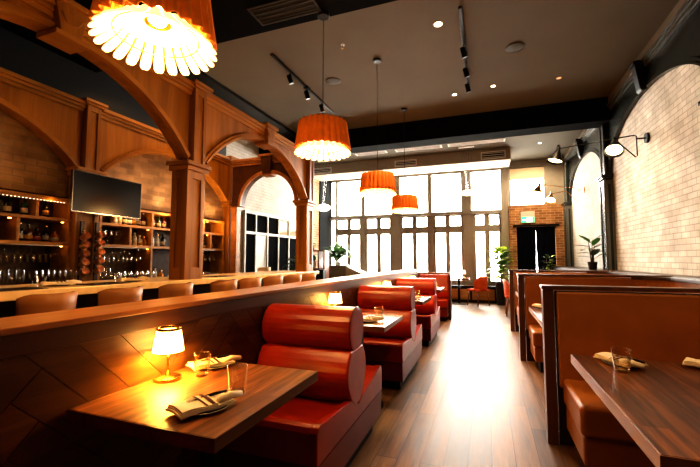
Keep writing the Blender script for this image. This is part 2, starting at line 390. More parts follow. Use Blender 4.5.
# ceiling beams
def beam(y0, y1, z0, n):
    struct(MB().box(-5.4, XR, y0, y1, z0, ZC).build('trim_%d' % n, 'matte_black', bevel=.006))
beam(2.1, 3.36, 3.76, 1); beam(7.95, 8.38, 3.86, 2)
struct(MB().box(-5.3, .66, 10.72, 11.58, 3.97, ZC).build('trim_3', ['duct_white']))                      # soffit over the windows
struct(MB().box(-5.3, .66, 10.70, 10.718, 3.99, ZC - .01).build('trim_4', 'taupe'))

# right wall: brick behind painted arches
struct(MB().box(2.235, 2.42, -3, 8.3, 0, ZC).build('wall_right', 'brick_white'))
struct(MB().box(2.235, 2.42, 8.3, 12.4, 0, ZC).build('wall_right', 'brick_pale'))
mb = MB()
for (a0, a1) in ((.6, 4.45), (4.45, 8.3), (8.3, 11.9)):
    mb.spandrel('x', a0, a1, 2.88, 4.12, (a0 + a1) / 2, (a1 - a0) / 2 - .15, .86, 2.2, 2.234)
struct(mb.build('wall_right', 'green_black'))
struct(MB().box(2.17, 2.299, -3, 12.4, 4.12, ZC).build('wall_right', 'plaster'))
mb = MB()
for (a0, a1) in ((.6, 4.45), (4.45, 8.3), (8.3, 11.9)):
    c_, h_ = (a0 + a1) / 2, (a1 - a0) / 2 - .15
    mb.archband('x', 2.88, c_, h_, .86, .075, 2.18, 2.2, n=36)
    mb.archband('x', 2.88, c_, h_, .86, .03, 2.168, 2.18, n=36)
struct(mb.build('trim_5', 'green_black', smooth=False))
mb = MB()
mb.box(2.155, 2.2, -3, 12.4, 4.09, 4.13).box(2.175, 2.2, -3, 12.4, 4.05, 4.09).box(2.13, 2.2, -3, 12.4, 4.13, 4.15)
struct(mb.build('trim_6', 'glint_trim', bevel=.006))
for k, yc in enumerate((.6, 4.45, 8.3, 11.92)):                     # pilasters
    t = thing('wall_pilaster', ['', 'dark green pilaster nearest, right of the first brick arch', 'dark green pilaster between the two brick arches', 'dark green pilaster in the far right corner by the brick entry'][k] or 'dark green wall pilaster', 'pilaster', (2.2, yc, 0), 0, 'pilasters of the right wall')
    MB().box(-.10,   .034, -.155, .155, 0, 2.80).build('shaft', 'green_black', t, bevel=.005)
    m = MB()
    for (y0, y1, z0, z1) in ((-.155, -.10, .2, 2.78), (.10, .155, .2, 2.78), (-.10, .10, 2.70, 2.78), (-.10, .10, .2, .3)):
        m.box(-.118, -.098, y0, y1, z0, z1)
    m.box(-.095, .033, -.172, -.153, .2, .28).box(-.095, -.05, -.172, -.153, .28, 2.78).box(-.005, .033, -.172, -.153, .28, 2.78).box(-.05, .0, -.172, -.153, 2.70, 2.78)
    m.build('panel_frame', 'glint_trim', t, bevel=.004)
    MB().box(-.14, .034, -.19, .19, 2.80, 2.84).box(-.165, .034, -.215, .215, 2.84, 2.885).build('capital', 'green_black', t, bevel=.006)
    MB().box(-.07, .0, -.13, .13, 2.885, 4.05).build('upper_shaft', 'green_black', t, bevel=.004)
    MB().box(-.088, -.07, -.13, -.085, 2.885, 4.05).box(-.088, -.07, .085, .13, 2.885, 4.05).build('upper_panel_frame', 'glint_trim', t)
for k, yc in enumerate((2.5, 6.38, 10.1)):                          # keystone corbels
    t = thing('arch_keystone', ['black scrolled keystone over the arch nearest the entrance end', 'black bracket keystone above the nearer brick arch', 'black bracket keystone above the farther brick arch'][k], 'keystone', (2.2, yc, 3.74), 0, 'keystones of the right wall')
    MB().prism([(-.09, 0), (-.14, .36), (0, .36), (0, -.02), (-.06, -.04)], -.075, .075, 'y').build('bracket', 'black', t, bevel=.01)
    MB().box(-.16, 0, -.095, .095, .36, .41).build('bracket_cap', 'black', t, bevel=.005)
struct(MB().box(2.02, 2.3, -3, 12.38, 0, 1.07).build('wall_ledge', 'dark_wood'))
struct(MB().box(1.80, 2.05, 7.7, 12.3, 0, 1.104).build('wall_ledge', 'dark_wood'))
struct(MB().box(1.99, 2.3, -3, 12.38, 1.07, 1.105).build('trim_7', 'dark_wood', bevel=.004))

# far window wall
upper = [(-5.26, -5.06), (-4.98, -4.08), (-4.0, -2.97), (-2.75, -1.78), (-1.68, -.72), (-.43, .48)]
lower = [(-4.99, -4.61), (-4.52, -4.15), (-3.91, -3.53), (-3.42, -3.07), (-2.66, -2.29), (-2.19, -1.81), (-1.57, -1.22), (-1.12, -.74), (-.33, -.03), (.08, .39)]
rects = [(a, b, 2.83, 4.10) for a, b in upper] + [(.71, 1.67, 2.94, 4.10)] + [(a, b, 2.36, 2.71) for a, b in lower] + [(a, b, .62, 2.18) for a, b in lower] + [(-5.26, -5.06, .62, 2.71), (.86, 1.90, 0, 2.28)]
struct(MB().holes('y', -5.47, 2.42, 0, ZC, YF, YF + .16, rects).build('wall_far', 'taupe'))
mb = MB()
mb.box(-5.27, .62, YF - .10, YF, 2.735, 2.80).box(-5.27, .62, YF - .06, YF, 2.80, 2.83)          # head rail
for x0, x1 in ((-5.06, -4.99), (-3.0, -2.72), (-.68, -.45), (.50, .66)): mb.box(x0, x1, YF - .05, YF, 0, ZC - .02)
for x0, x1 in ((-4.10, -3.96), (-1.76, -1.62)): mb.box(x0, x1, YF - .03, YF, .3, 2.735)
mb.box(.44, .60, YF - .09, YF, 0, 4.0)
struct(mb.build('trim_8', 'taupe', bevel=.006))
wins = [upper[0:1], upper[1:3], upper[3:5], upper[5:6]]
nwin = 0
def window(rs):
    global nwin
    nwin += 1
    f = MB(); g = MB()
    for a, b, z0, z1 in rs:
        t = .022
        f.box(a, a + t, YF + .02, YF + .07, z0, z1).box(b - t, b, YF + .02, YF + .07, z0, z1).box(a + t, b - t, YF + .02, YF + .07, z0, z0 + t).box(a + t, b - t, YF + .02, YF + .07, z1 - t, z1)
        g.add([(a + t, YF + .045, z0 + t), (b - t, YF + .045, z0 + t), (b - t, YF + .045, z1 - t), (a + t, YF + .045, z1 - t)], [(0, 1, 2, 3)])
    w = struct(f.build('window_%d' % nwin, 'frame_dark'))
    g.build('pane', 'pane', w)
for w in wins: window([(a, b, 2.83, 4.10) for a, b in w])
window([(.71, 1.67, 2.94, 4.10)])
for i in range(0, 10, 2): window([(a, b, z0, z1) for a, b in lower[i:i + 2] for z0, z1 in ((2.36, 2.71), (.62, 2.18))])
window([(-5.26, -5.06, .62, 2.71)])
struct(MB().holes('y', .66, 2.2, 0, 2.93, YF - .09, YF - .002, [(.86, 1.90, -.1, 2.28)]).build('wall_far', 'brick_red'))
t = thing('roller_blind', 'half-lowered tan roller blind in the window above the entry', 'blind', (1.19, YF - .02, 0))
MB().box(-.47, .47, -.004, .004, 3.74, 4.08).build('cloth', plain('blind_cloth', (.62, .5, .36), .8), t)
MB().tube([(-.47, 0, 4.09), (.47, 0, 4.09)], .02, 12).build('roller', 'frame_dark', t, smooth=True)
MB().box(-.47, .47, -.009, .009, 3.72, 3.74).build('bottom_bar', 'frame_dark', t)
struct(MB().box(.76, 2.0, YF - .13, YF - .09, 2.28, 2.335).build('trim_9', 'black_metal'))
# glazed entrance door behind the curtains
d = struct(MB().box(.86, .93, YF + .02, YF + .07, 0, 2.28).box(1.83, 1.90, YF + .02, YF + .07, 0, 2.28).box(.93, 1.83, YF + .02, YF + .07, 2.2, 2.28).box(.93, 1.83, YF + .02, YF + .07, 0, .12).build('door_1', 'frame_dark'))
MB().add([(.93, YF + .045, .12), (1.83, YF + .045, .12), (1.83, YF + .045, 2.2), (.93, YF + .045, 2.2)], [(0, 1, 2, 3)]).build('pane', 'pane', d)
struct(MB().box(-30, 30, 12.62, 45, -.2, -.12).build('ground', 'ground'))

# ------------------------------------------------------------------ timber arcade of the bar
def wooden_column(loc, label, z0, zcap, ztop, flip=1, w=.16, dep=.30, low=True):
    """front face on local x=0, body to x=-dep"""
    t = thing('arcade_column', label, 'column', loc, 0, 'timber columns of the bar arcade')
    MB().box(-dep, 0, -w, w, z0, zcap - .07).build('shaft', 'arch_wood', t, bevel=.004)
    m = MB()
    zz0, zz1 = z0 + .12, zcap - .07
    m.box(0, .018, -w, -w + .055, z0, zz1).box(0, .018, w - .055, w, z0, zz1).box(0, .018, -w + .055, w - .055, zz1 - .08, zz1).box(0, .018, -w + .055, w - .055, z0, zz0)
    m.box(-dep, -dep + .06, -w - .018, -w, z0, zz1).box(-.06, 0.018, -w - .018, -w, z0, zz1).box(-dep + .06, -.06, -w - .018, -w, zz1 - .08, zz1).box(-dep + .06, -.06, -w - .018, -w, z0, zz0)
    m.build('panel_frame', 'arch_wood', t, bevel=.004)
    MB().box(-dep - .03, .035, -w - .035, w + .035, zcap - .07, zcap - .02).box(-dep - .05, .06, -w - .06, w + .06, zcap - .02, zcap + .025).build('capital', 'arch_wood_h', t, bevel=.008)
    u = .088
    MB().box(-dep + .04, .03, -u, u, zcap + .025, ztop).build('pilaster', 'arch_wood', t, bevel=.004)
    MB().box(.03, .045, -u, -u + .045, zcap + .025, ztop).box(.03, .045, u - .045, u, zcap + .025, ztop).box(.03, .045, -u + .045, u - .045, ztop - .07, ztop).build('pilaster_frame', 'arch_wood', t, bevel=.003)
    MB().box(-dep - .02, .07, -u - .03, u + .03, ztop, ztop + .03).box(-dep - .02, .09, -u - .05, u + .05, ztop + .03, ztop + .065).build('pilaster_cap', 'arch_wood_h', t, bevel=.006)
    return t
def wooden_arch(label, plane, w0, w1, u0, u1, zs, zc, ztop, a, face, mats=('arch_wood', 'arch_wood_h'), keyed=True, trim=.06, seg=True):
    """spandrel between u0 and u1; face: the w value of the show side; d: outward sign"""
    d = 1 if face > min(w0, w1) + 1e-6 else -1
    uc = (u0 + u1) / 2 + (.09 if plane == 'y' else 0)
    t = thing('timber_arch', label, 'arch', (0, 0, 0), 0, 'timber arches of the bar')
    b = zc - zs
    MB().spandrel(plane, u0, u1, zs, ztop, uc, a, b, w0, w1, seg=seg).build('spandrel', mats[0], t)
    m = MB().archband(plane, zs, uc, a, b, trim, face, face + d * .03, seg=seg)
    m.archband(plane, zs, uc, a, b, trim * .45, face + d * .03, face + d * .045, seg=seg)
    m.build('arch_trim', mats[1], t)
    m = MB()
    lo, hi = (ztop - .06, ztop); f0, f1 = face, face + d * .045
    bx = (lambda ww0, ww1, z0, z1: m.box(min(ww0, ww1), max(ww0, ww1), u0, u1, z0, z1)) if plane == 'x' else (lambda ww0, ww1, z0, z1: m.box(u0, u1, min(ww0, ww1), max(ww0, ww1), z0, z1))
    bx(f0, face + d * .025, ztop - .09, ztop - .05); bx(f0, f1, ztop - .05, ztop - .015); bx(w0 if d > 0 else w1, face + d * .07, ztop - .015, ztop + .03)
    m.build('cornice', mats[1], t, bevel=.004)
    if keyed:
        m = MB()
        hb, ht = .07, .115
        poly = [(uc - hb, zc - .015), (uc + hb, zc - .015), (uc + ht, ztop + .03), (uc - ht, ztop + .03)]
        m.prism(poly, min(face, face + d * .085), max(face, face + d * .085), plane)
        m.prism([(uc - hb + .03, zc + .07), (uc + hb - .03, zc + .07), (uc + ht - .035, ztop - .04), (uc - ht + .035, ztop - .04)], min(face + d * .085, face + d * .095), max(face + d * .085, face + d * .095), plane)
        k = m.build('keystone', mats[0], t, bevel=.004)
        m = MB()
        if plane == 'x': m.box(min(w0, w1) - .0, face + .11, uc - .12, uc + .12, zc - .05, zc - .012)
        else: m.box(uc - .1, uc + .1, min(w0, w1) - .06, max(w0, w1), zc - .05, zc - .012)
        m.build('keystone_foot', mats[1], k, bevel=.004)
        m = MB()
        if plane == 'x': m.box(face - .1, face + .115, uc - .15, uc + .15, ztop + .03, ztop + .07)
        else: m.box(uc - .15, uc + .15, face - .11, face + .1, ztop + .03, ztop + .07)
        m.build('keystone_cap', mats[1], k, bevel=.005)
    return t
XA = -2.90
ZB = 1.095
wooden_column((XA, 3.15, 0), 'tall panelled timber column on the bar top, left of the middle arch', ZB, 2.30, 3.12, w=.12, dep=.19)
wooden_column((XA, 5.885, 0), 'tall panelled timber column at the far end of the bar top', ZB, 2.30, 3.12, w=.12, dep=.19)
wooden_arch('front timber arch nearest the camera, behind the biggest pendant', 'x', XA - .13, XA - .02, .53, 3.055, 2.35, 2.95, 3.13, 1.22, XA - .02)
wooden_arch('front timber arch between the two bar-top columns', 'x', XA - .13, XA - .02, 3.245, 5.79, 2.35, 2.95, 3.13, 1.22, XA - .02)
XBK = -4.50
wooden_column((XBK, 3.13, 0), 'timber column on the back wall behind the television', 1.0, 2.36, 3.16, w=.13, dep=.13)
wooden_column((XBK, 5.815, 0), 'timber column on the back wall at the far end of the shelves', 1.0, 2.36, 3.16, w=.06, dep=.13)
wooden_arch('dim timber arch over the back wall brick, left of the television', 'x', XBK - .13, XBK - .02, .53, 3.03, 2.38, 2.90, 3.16, 1.18, XBK - .02, keyed=False)
wooden_arch('timber arch over the back wall brick, right of the television', 'x', XBK - .13, XBK - .02, 3.23, 5.75, 2.38, 2.90, 3.16, 1.18, XBK - .02, keyed=False)
wooden_arch('timber arch across the far end of the bar', 'y', 5.77, 5.88, -4.44, -3.09, 2.28, 2.85, 3.12, .565, 5.77, keyed=True, mats=('frieze_wood', 'cap_wood'), seg=False)
t = thing('end_pier', 'timber pier, coloured pale as if window-lit, carrying the left foot of the end arch', 'pier', (-4.395, 5.825, 0))
MB().box(-.06, .06, -.06, .06, 1.0, 2.22).build('shaft', 'cap_wood', t, bevel=.004)  # window light on the jamb put into the paler wood
MB().box(-.075, .075, -.075, .075, 2.22, 2.278).build('capital', 'cap_wood', t, bevel=.004)
MB().box(-.05, .05, -.05, .05, 0, 1.0).build('lower_post', 'dark_wood', t)
struct(MB().box(XL, -4.64, -3, 5.98, 2.03, 3.24).build('wall_left', 'brick_dark'))

# ------------------------------------------------------------------ bar counter, back counter, shelves
t = thing('bar_counter', 'long bar counter with pale stone top and dark wood front', 'bar counter', (0, 0, 0))
MB().box(-3.62, -2.87, -.6, 6.25, 1.035, ZB).build('counter_top', 'quartz', t, bevel=.006)
MB().box(-3.5, -3.12, -.55, 6.2, 0.0, 1.035).build('counter_body', 'dark_wood', t)
m = MB(); m.tube([(-2.98, -.5, .2), (-2.98, 6.1, .2)], .022, 10)
for y in (0, 1.5, 3, 4.5, 6): m.tube([(-3.12, y, .2), (-2.98, y, .2)], .012, 8)
m.build('foot_rail', 'brass', t, smooth=True)
t = thing('back_counter', 'dark back-bar cabinet under the bottle shelves', 'cabinet', (0, 0, 0))
MB().box(-4.84, -4.22, .0, 5.69, 0, .96).build('cabinet_body', 'dark_wood', t)
MB().box(-4.84, -4.18, .0, 5.69, .96, 1.0).build('cabinet_top', 'dark_wood', t, bevel=.004)
for k in range(8): MB().box(-4.22, -4.2, .04 + k * .705, .70 + k * .705, .08, .92).build('door', 'dark_wood', t, bevel=.004)

SX0, SX1 = -4.84, -4.54
Z1, Z2, Z3 = 2.0, 1.77, 1.495
def shelf_unit(label, y0, y1, verts):
    t = thing('back_bar_shelf', label, 'shelf', (0, 0, 0), 0, 'back bar shelf units')
    MB().box(SX0, SX0 + .012, y0, y1, 1.0, Z1 - .02).build('back_panel', 'dark_wood', t)
    for z, h in ((Z1, .035), (Z2, .035), (Z3, .035)):
        MB().box(SX0 + .013, SX1, y0, y1, z - h, z).build('shelf_board', 'shelf_wood', t, bevel=.003)
    for (y, z0, z1) in verts:
        MB().box(SX0 + .013, SX1 - .004, y - .016, y + .016, z0, z1).build('divider', 'shelf_wood', t, bevel=.003)
    for y in (y0 + .018, y1 - .018):
        MB().box(SX0 + .013, SX1 + .002, y - .018, y + .018, 1.0, Z1 - .035).build('side_panel', 'shelf_wood', t, bevel=.003)
    return t
shelf_unit('lit wooden bottle shelves left of the hanging copper mugs', .55, 2.985, [(2.62, Z2, Z1 - .035), (2.455, Z3, Z2 - .035), (1.5, Z3, Z2 - .035)])
shelf_unit('lit wooden bottle shelves right of the hanging copper mugs', 3.31, 5.69, [(3.76, Z3, Z2 - .035), (4.11, Z3, Z1 - .035), (4.11, 1.0, Z3 - .035), (4.75, Z2, Z1 - .035), (5.16, Z2, Z1 - .035), (5.34, Z3, Z2 - .035)])
for n, (y0, y1) in enumerate(((.6, 2.93),)):
    t = thing('led_strip', ['dotted strip light under the top board of the left bottle shelves', 'dotted strip light under the top board of the right bottle shelves'][n], 'strip light', (SX1 - .006, y0, Z1 - .052))
    MB().box(-.012, .004, 0, y1 - y0, .004, .016).build('channel', 'shelf_wood', t)
    m = MB(); k = 0
    while k * .034 < y1 - y0 - .02:
        m.box(-.004, .006, k * .034 + .004, k * .034 + .014, -.002, .0035); k += 1
    m.build('diodes', 'led', t)
# puck lights under boards
pk = None
for n, (y, z) in enumerate(((2.44 - .05, Z2 - .036), (2.90, Z2 - .036), (2.90, Z3 - .036), (4.06, Z2 - .036), (4.06, Z3 - .036), (5.28, Z1 - .036), (5.28, Z2 - .036))):
    lab = ['amber puck light under the second board, by the left upright', 'amber puck light under the second board, beside the copper mugs', 'amber puck light under the third board, beside the copper mugs', 'amber puck light under the middle board of the right shelves', 'amber puck light under the lowest board of the right shelves', 'amber puck light under the top board, right of the bar column', 'amber puck light under the middle board, right of the bar column'][n]
    if pk is None:
        pk = thing('puck_light', lab, 'light', (SX1 - .035, y, z), 0, 'puck lights of the back bar')
        MB().lathe([(.018, 0), (.018, -.008), (.015, -.009)], seg=12).build('housing', 'brass', pk)
        MB().lathe([(.015, -.009), (.012, -.013), (.0001, -.015)], seg=12).build('lens', 'puck', pk)
    else: dup(pk, (SX1 - .035, y, z), 0, lab)

# television
t = thing('television', 'flat black television mounted above the bar, left of the bar-top column', 'television', (-4.30, 3.265, 2.07))
MB().box(-.05, -.012, -.45, .43, -.235, .235).build('casing', 'black', t, bevel=.004)
MB().box(-.012, -.008, -.442, .422, -.225, .228).build('screen', 'screen', t)
m = MB(); m.box(-.012, -.004, -.45, .43, -.236, -.226).box(-.012, -.004, -.45, -.443, -.226, .235).box(-.012, -.004, .423, .43, -.226, .235).box(-.012, -.004, -.423, .423, .229, .235)
m.build('bezel', 'chrome', t)
MB().box(-.155, -.05, -.25, -.02, -.06, .06).build('wall_bracket', 'black_metal', t)

# bottles
def bottle_proto(kind, mat, lab_m):
    P = {'wine': [(.0001, 0), (.036, 0), (.037, .004), (.037, .17), (.033, .19), (.016, .225), (.014, .23), (.014, .285), (.0155, .286), (.0155, .298), (.0001, .298)],
         'liquor': [(.0001, 0), (.042, 0), (.044, .005), (.044, .145), (.04, .165), (.018, .19), (.015, .195), (.015, .235), (.018, .236), (.018, .262), (.0001, .262)],
         'short': [(.0001, 0), (.045, 0), (.048, .006), (.048, .085), (.042, .105), (.018, .125), (.016, .15), (.019, .151), (.019, .175), (.0001, .175)],
         'slim': [(.0001, 0), (.03, 0), (.032, .005), (.032, .15), (.027, .175), (.013, .2), (.012, .25), (.0145, .251), (.0145, .27), (.0001, .27)]}[kind]
    P = [(r * .86, z * {'wine': .64, 'liquor': .69, 'slim': .68, 'short': .84}[kind]) for r, z in P]
    return P, kind, mat, lab_m
bcache = {}
def bottle(y, z, kind, mi, li, label, group, x=None, s=1.):
    key = (kind, mi, li)
    x = SX1 - .10 if x is None else x
    if key in bcache:
        return dup(bcache[key], (x, y, z), random.uniform(0, 6), label, group, (s, s, s))
    P, *_ = bottle_proto(kind, mi, li)
    t = thing('bottle', label, 'bottle', (x, y, z), 0, group); t.scale = (s, s, s)
    MB().lathe(P[:-3], seg=14).build('glass_body', BOT[mi], t, smooth=True)
    MB().lathe(P[-4:], seg=14).build('cap', [BOT[0], 'brass', 'white_metal', BOT[5]][(mi + li) % 4], t, smooth=True, auto=40)
    r = P[2][0] + .0012; h = P[3][1]
    MB().lathe([(r - .002, h * .25), (r, h * .25), (r, h * .72), (r - .002, h * .72)], seg=14).build('paper_label', LAB[li], t, smooth=True)
    bcache[key] = t; return t
kinds = ['wine', 'liquor', 'slim', 'short']
def row(ys, z, spec, where, group):
    for i, y in enumerate(ys):
        kd, mi, li = spec[i % len(spec)]
        bottle(y, z, kd, mi, li, '%s bottle from the left %s' % (ORD[i], where), group)
row([1.9, 2.08, 2.25, 2.40, 2.55, 2.76], Z2, [('wine', 0, 0), ('wine', 1, 1), ('wine', 0, 2)], 'on the top board left of the copper mugs', 'bottles on the top left board')
row([2.52, 2.60, 2.68, 2.77, 2.86], Z3, [('wine', 0, 1), ('liquor', 2, 2), ('short', 5, 3), ('slim', 0, 1), ('short', 3, 0)], 'on the middle board left of the copper mugs', 'bottles on the middle left board')
row([3.58, 3.66, 3.73, 3.80, 3.875, 3.95, 4.03], Z2, [('short', 4, 1), ('slim', 4, 0), ('wine', 0, 0), ('liquor', 0, 1), ('liquor', 2, 2), ('wine', 0, 0), ('wine', 5, 1)], 'on the top board under the television corner', 'bottles on the top right board')
row([4.20, 4.30, 4.40], Z2, [('slim', 5, 0), ('wine', 1, 1), ('wine', 5, 0)], 'on the top board just left of the bar-top column', 'bottles left of the bar column')
row([3.82, 3.90, 3.98, 4.05], Z3, [('slim', 4, 1), ('wine', 4, 0), ('short', 4, 2), ('short', 3, 2)], 'in the small bay under the television', 'bottles in the small bay')
row([4.19, 4.29, 4.39], Z3, [('wine', 4, 1), ('slim', 4, 1), ('wine', 0, 0)], 'on the middle board just left of the bar-top column', 'bottles in the bay left of the bar column')
row([5.03, 5.09], Z2, [('wine', 0, 1), ('slim', 0, 0)], 'on the top board right of the bar-top column', 'bottles right of the bar column')
row([5.05, 5.12, 5.19, 5.27], Z3, [('wine', 4, 1), ('wine', 4, 0), ('slim', 4, 1), ('short', 1, 2)], 'on the middle board right of the bar-top column', 'bottles on the board right of the bar column')
row([4.17, 4.27, 4.37], 1.0, [('liquor', 4, 1), ('slim', 4, 0), ('short', 3, 2)], 'on the back counter just left of the bar-top column', 'bottles standing on the back counter')

# stemware
GP = [(.0001, 0), (.032, 0), (.033, .003), (.005, .008), (.004, .02), (.004, .075), (.008, .085), (.03, .105), (.038, .13), (.036, .165), (.031, .185)]
FP = [(.0001, 0), (.03, 0), (.03, .003), (.005, .008), (.004, .06), (.008, .07), (.022, .09), (.025, .13), (.022, .195)]
BP = [(.0001, 0), (.034, 0), (.035, .003), (.006, .008), (.005, .05), (.01, .056), (.04, .07), (.056, .095), (.055, .12), (.046, .145)]
gcache = {}
def stem(profile, name, label, group, x, y, z, hang=False, cat='glass'):
    if name in gcache:
        o = dup(gcache[name], (x, y, z), 0, label, group)
    else:
        o = thing(name, label, cat, (x, y, z), 0, group); gcache[name] = o
        MB().lathe(profile[:5], seg=12).build('foot', 'glass', o, smooth=True)
        MB().lathe(profile[4:], seg=12).build('bowl', 'glass', o, smooth=True)
    if hang: o.rotation_euler = (PI, 0, 0)
    return o
for ys, where in (([1.9, 2.02, 2.14, 2.26, 2.38, 2.50, 2.62, 2.74, 2.86], 'left'), ([3.42, 3.55, 3.68, 3.81, 3.94], 'right'), ([5.02, 5.13, 5.24, 5.35, 5.46], 'far')):
    for y in ys:
        for x in (SX1 - .07, SX1 - .17):
            stem(GP, 'hanging_wine_glass', {'left': 'clear wine glass hanging upside down under the left shelves', 'right': 'clear wine glass hanging under the shelves below the television', 'far': 'clear wine glass hanging under the shelves right of the bar-top column'}[where], 'wine glasses hanging ' + where, x, y, Z3 - .04, True)
    t = thing('stemware_rack', {'left': 'thin metal glass rack under the left bottle shelves', 'right': 'thin metal glass rack under the shelves below the television', 'far': 'thin metal glass rack under the shelves right of the bar-top column'}[where], 'rack', (SX1 - .12, (ys[0] + ys[-1]) / 2, Z3 - .038))
    L = (ys[-1] - ys[0]) / 2 + .07
    m = MB()
    for dx in (-.1, 0, .1): m.box(dx - .004, dx + .004, -L, L, -.004, .003)
    m.build('rails', 'chrome', t)
for i in range(10):
    stem(FP, 'champagne_flute', 'slim champagne flute standing on the left back counter', 'champagne flutes on the back counter', SX1 + .10, 1.86 + i * .066, 1.0)
for i in range(8):
    stem(GP, 'wine_glass', 'wine glass standing on the left back counter near the copper mugs', 'wine glasses on the left back counter', SX1 + .11, 2.55 + i * .058, 1.0)
for i in range(7):
    stem(BP, 'coupe_glass', 'round coupe glass on the back counter below the television', 'coupes on the back counter', SX1 + .12, 3.46 + i * .088, 1.0)
for i in range(2):
    stem(FP, 'champagne_flute', 'tall flute on the back counter just right of the copper mugs', 'flutes right of the mugs', SX1 + .02, 3.37 + i * .07, 1.0)
for i in range(4):
    stem(GP, 'wine_glass', 'wine glass standing on the middle board under the television', 'wine glasses under the television', SX1 - .08, 3.42 + i * .08, Z3)
TP = [(.0001, .006), (.03, .006), (.032, 0), (.034, .002), (.041, .095), (.039, .095), (.033, .012), (.0001, .011)]
for i in range(3):
    stem(TP, 'tumbler', 'small tumbler on the board right of the bar-top column', 'tumblers on the shelf', SX1 - .09, 5.44 + i * .085, Z3)
for i in range(4):
    stem(TP, 'tumbler', 'tumbler on the back counter right of the bar-top column', 'tumblers on the far back counter', SX1 + .1, 5.06 + i * .1, 1.0)

# copper mugs on two hooks rails
MP = [(.0001, 0), (.034, 0), (.038, .004), (.04, .03), (.043, .085), (.045, .088), (.042, .088), (.039, .03), (.034, .008), (.0001, .007)]
mug0 = None
for c, (yy, zs_) in enumerate(((3.045, 1.565), (3.225, 1.59))):
    t = thing('mug_rail', ['left upright rail of hooks for copper mugs', 'right upright rail of hooks for copper mugs'][c], 'rail', (-4.455, yy, 1.0))
    MB().box(-.012, .012, -.02, .02, .0, .75).build('board', 'dark_wood', t)
    for k in range(5):
        z = zs_ - k * .104
        MB().tube([(.012, 0, z - 1.0 + .03), (.05, 0, z - 1.0 + .03), (.055, 0, z - 1.0 + .045)], .004, 6).build('hook', 'brass', t)
        lab = 'copper mug, %s from the top of the %s column' % (ORD[k], ['left', 'right'][c])
        if mug0 is None:
            mug0 = thing('copper_mug', lab, 'mug', (-4.40, yy, z), 0, 'hanging copper mugs')
            R = Matrix.Rotation(math.radians(62), 3, 'Y')
            MB().lathe(MP, c=R @ Vector((0, 0, -.045)), seg=16, mat=R).build('cup', 'copper', mug0, smooth=True, auto=50)
            MB().tube([R @ Vector(p) for p in [(-.038, 0, .03), (-.068, 0, .022), (-.072, 0, -.005), (-.06, 0, -.025), (-.036, 0, -.028)]], .005, 6).build('handle', 'copper', mug0, smooth=True)
        else: dup(mug0, (-4.40, yy, z), 0, lab)

# ------------------------------------------------------------------ leaves helper
def leaf(mb, base, d, L, W, droop=.3, mi=0, n=5, fold=.15):
    base = Vector(base); d = Vector(d).normalized()
    side = d.cross(Vector((0, 0, 1)))
    side = side.normalized() if side.length > 1e-3 else Vector((1, 0, 0))
    up = side.cross(d)
    vs = []; fs = []
    for i in range(n + 1):
        t = i / n; w = W * .5 * math.sin(PI * min(1, t * .93 + .05)) ** .8
        c = base + d * (L * t) - Vector((0, 0, 1)) * (droop * L * t * t)
        vs += [c - side * w + up * fold * w, c, c + side * w + up * fold * w]
    for i in range(n):
        a = i * 3; fs += [(a, a + 1, a + 4, a + 3), (a + 1, a + 2, a + 5, a + 4)]
    mb.add(vs, fs, mi)
def bush(name, label, loc, pot, mats, H, nl, L, W, spread, potmat='pot', cat='potted plant', droop=.35, trunk=True, rnd=1, z0=.25, bias=0.):
    rg = random.Random(rnd)
    t = thing(name, label, cat, loc)
    r, h = pot
    p = MB().lathe([(.0001, 0), (r * .72, 0), (r * .78, .01), (r, h), (r * 1.03, h), (r * .93, h - .012), (r * .9, h * .88)], seg=18).build('pot', potmat, t, smooth=True, auto=35)
    MB().lathe([(.0001, h * .9), (r * .92, h * .88)], seg=18).build('soil', 'soil', t)
    if trunk:
        m = MB()
        for k in range(3):
            a = k * 2.1 + .4; m.tube([(r * .2 * math.cos(a), r * .2 * math.sin(a), h * .85), (spread * .18 * math.cos(a), spread * .18 * math.sin(a), h + H * .5), (spread * .28 * math.cos(a), spread * .28 * math.sin(a), h + H * .92)], [.013, .01, .006], 6)
        m.build('stem', 'stem', t, smooth=True)
    m = MB()
    for k in range(nl):
        a = k * 2.39996 + rg.uniform(-.3, .3); f = z0 + (1 - z0) * (k + .5) / nl
        z = h + H * f; rr = spread * .22 * rg.uniform(.3, 1)
        el = rg.uniform(.05, .7) + .5 * max(0, f - .7) * 2 + bias
        leaf(m, (rr * math.cos(a), rr * math.sin(a), z), (math.cos(a) * math.cos(el), math.sin(a) * math.cos(el), math.sin(el)), L * rg.uniform(.75, 1.15), W * rg.uniform(.8, 1.15), droop, rg.randrange(len(mats)))
    m.build('foliage', mats, t, smooth=True)
    return t

bush('potted_plant', 'small green plant in the left back-bar shelf bay', (-4.65, 2.2, Z3), (.055, .07), ['leaf', 'leaf_yellow'], .10, 26, .10, .045, .12, rnd=3)
bush('potted_plant', 'large-leaved plant in a black pot on the right wall ledge', (1.89, 8.33, 1.105), (.085, .15), ['leaf_dark', 'leaf'], .42, 15, .31, .15, .2, rnd=5, droop=.15, z0=.12)
bush('potted_plant', 'leafy yellow-green fig in a tall black planter by the window', (.36, 11.7, 0), (.15, .62), ['leaf_yellow', 'leaf', 'leaf_yellow'], .95, 64, .34, .24, .55, rnd=8, droop=.25, z0=.1)
bush('potted_plant', 'dark spiky plant beside the black curtain at the brick entry', (1.52, 10.9, 0), (.15, .75), ['leaf_dark', 'leaf_yellow'], .62, 30, .2, .09, .3, rnd=11, droop=.3)
bush('potted_palm', 'pale green palm standing on the grey host stand', (-4.28, 10.7, 1.13), (.10, .10), ['leaf', 'leaf_pale', 'leaf'], .22, 60, .72, .16, .2, rnd=13, droop=.45, potmat='white_pot', bias=.3)
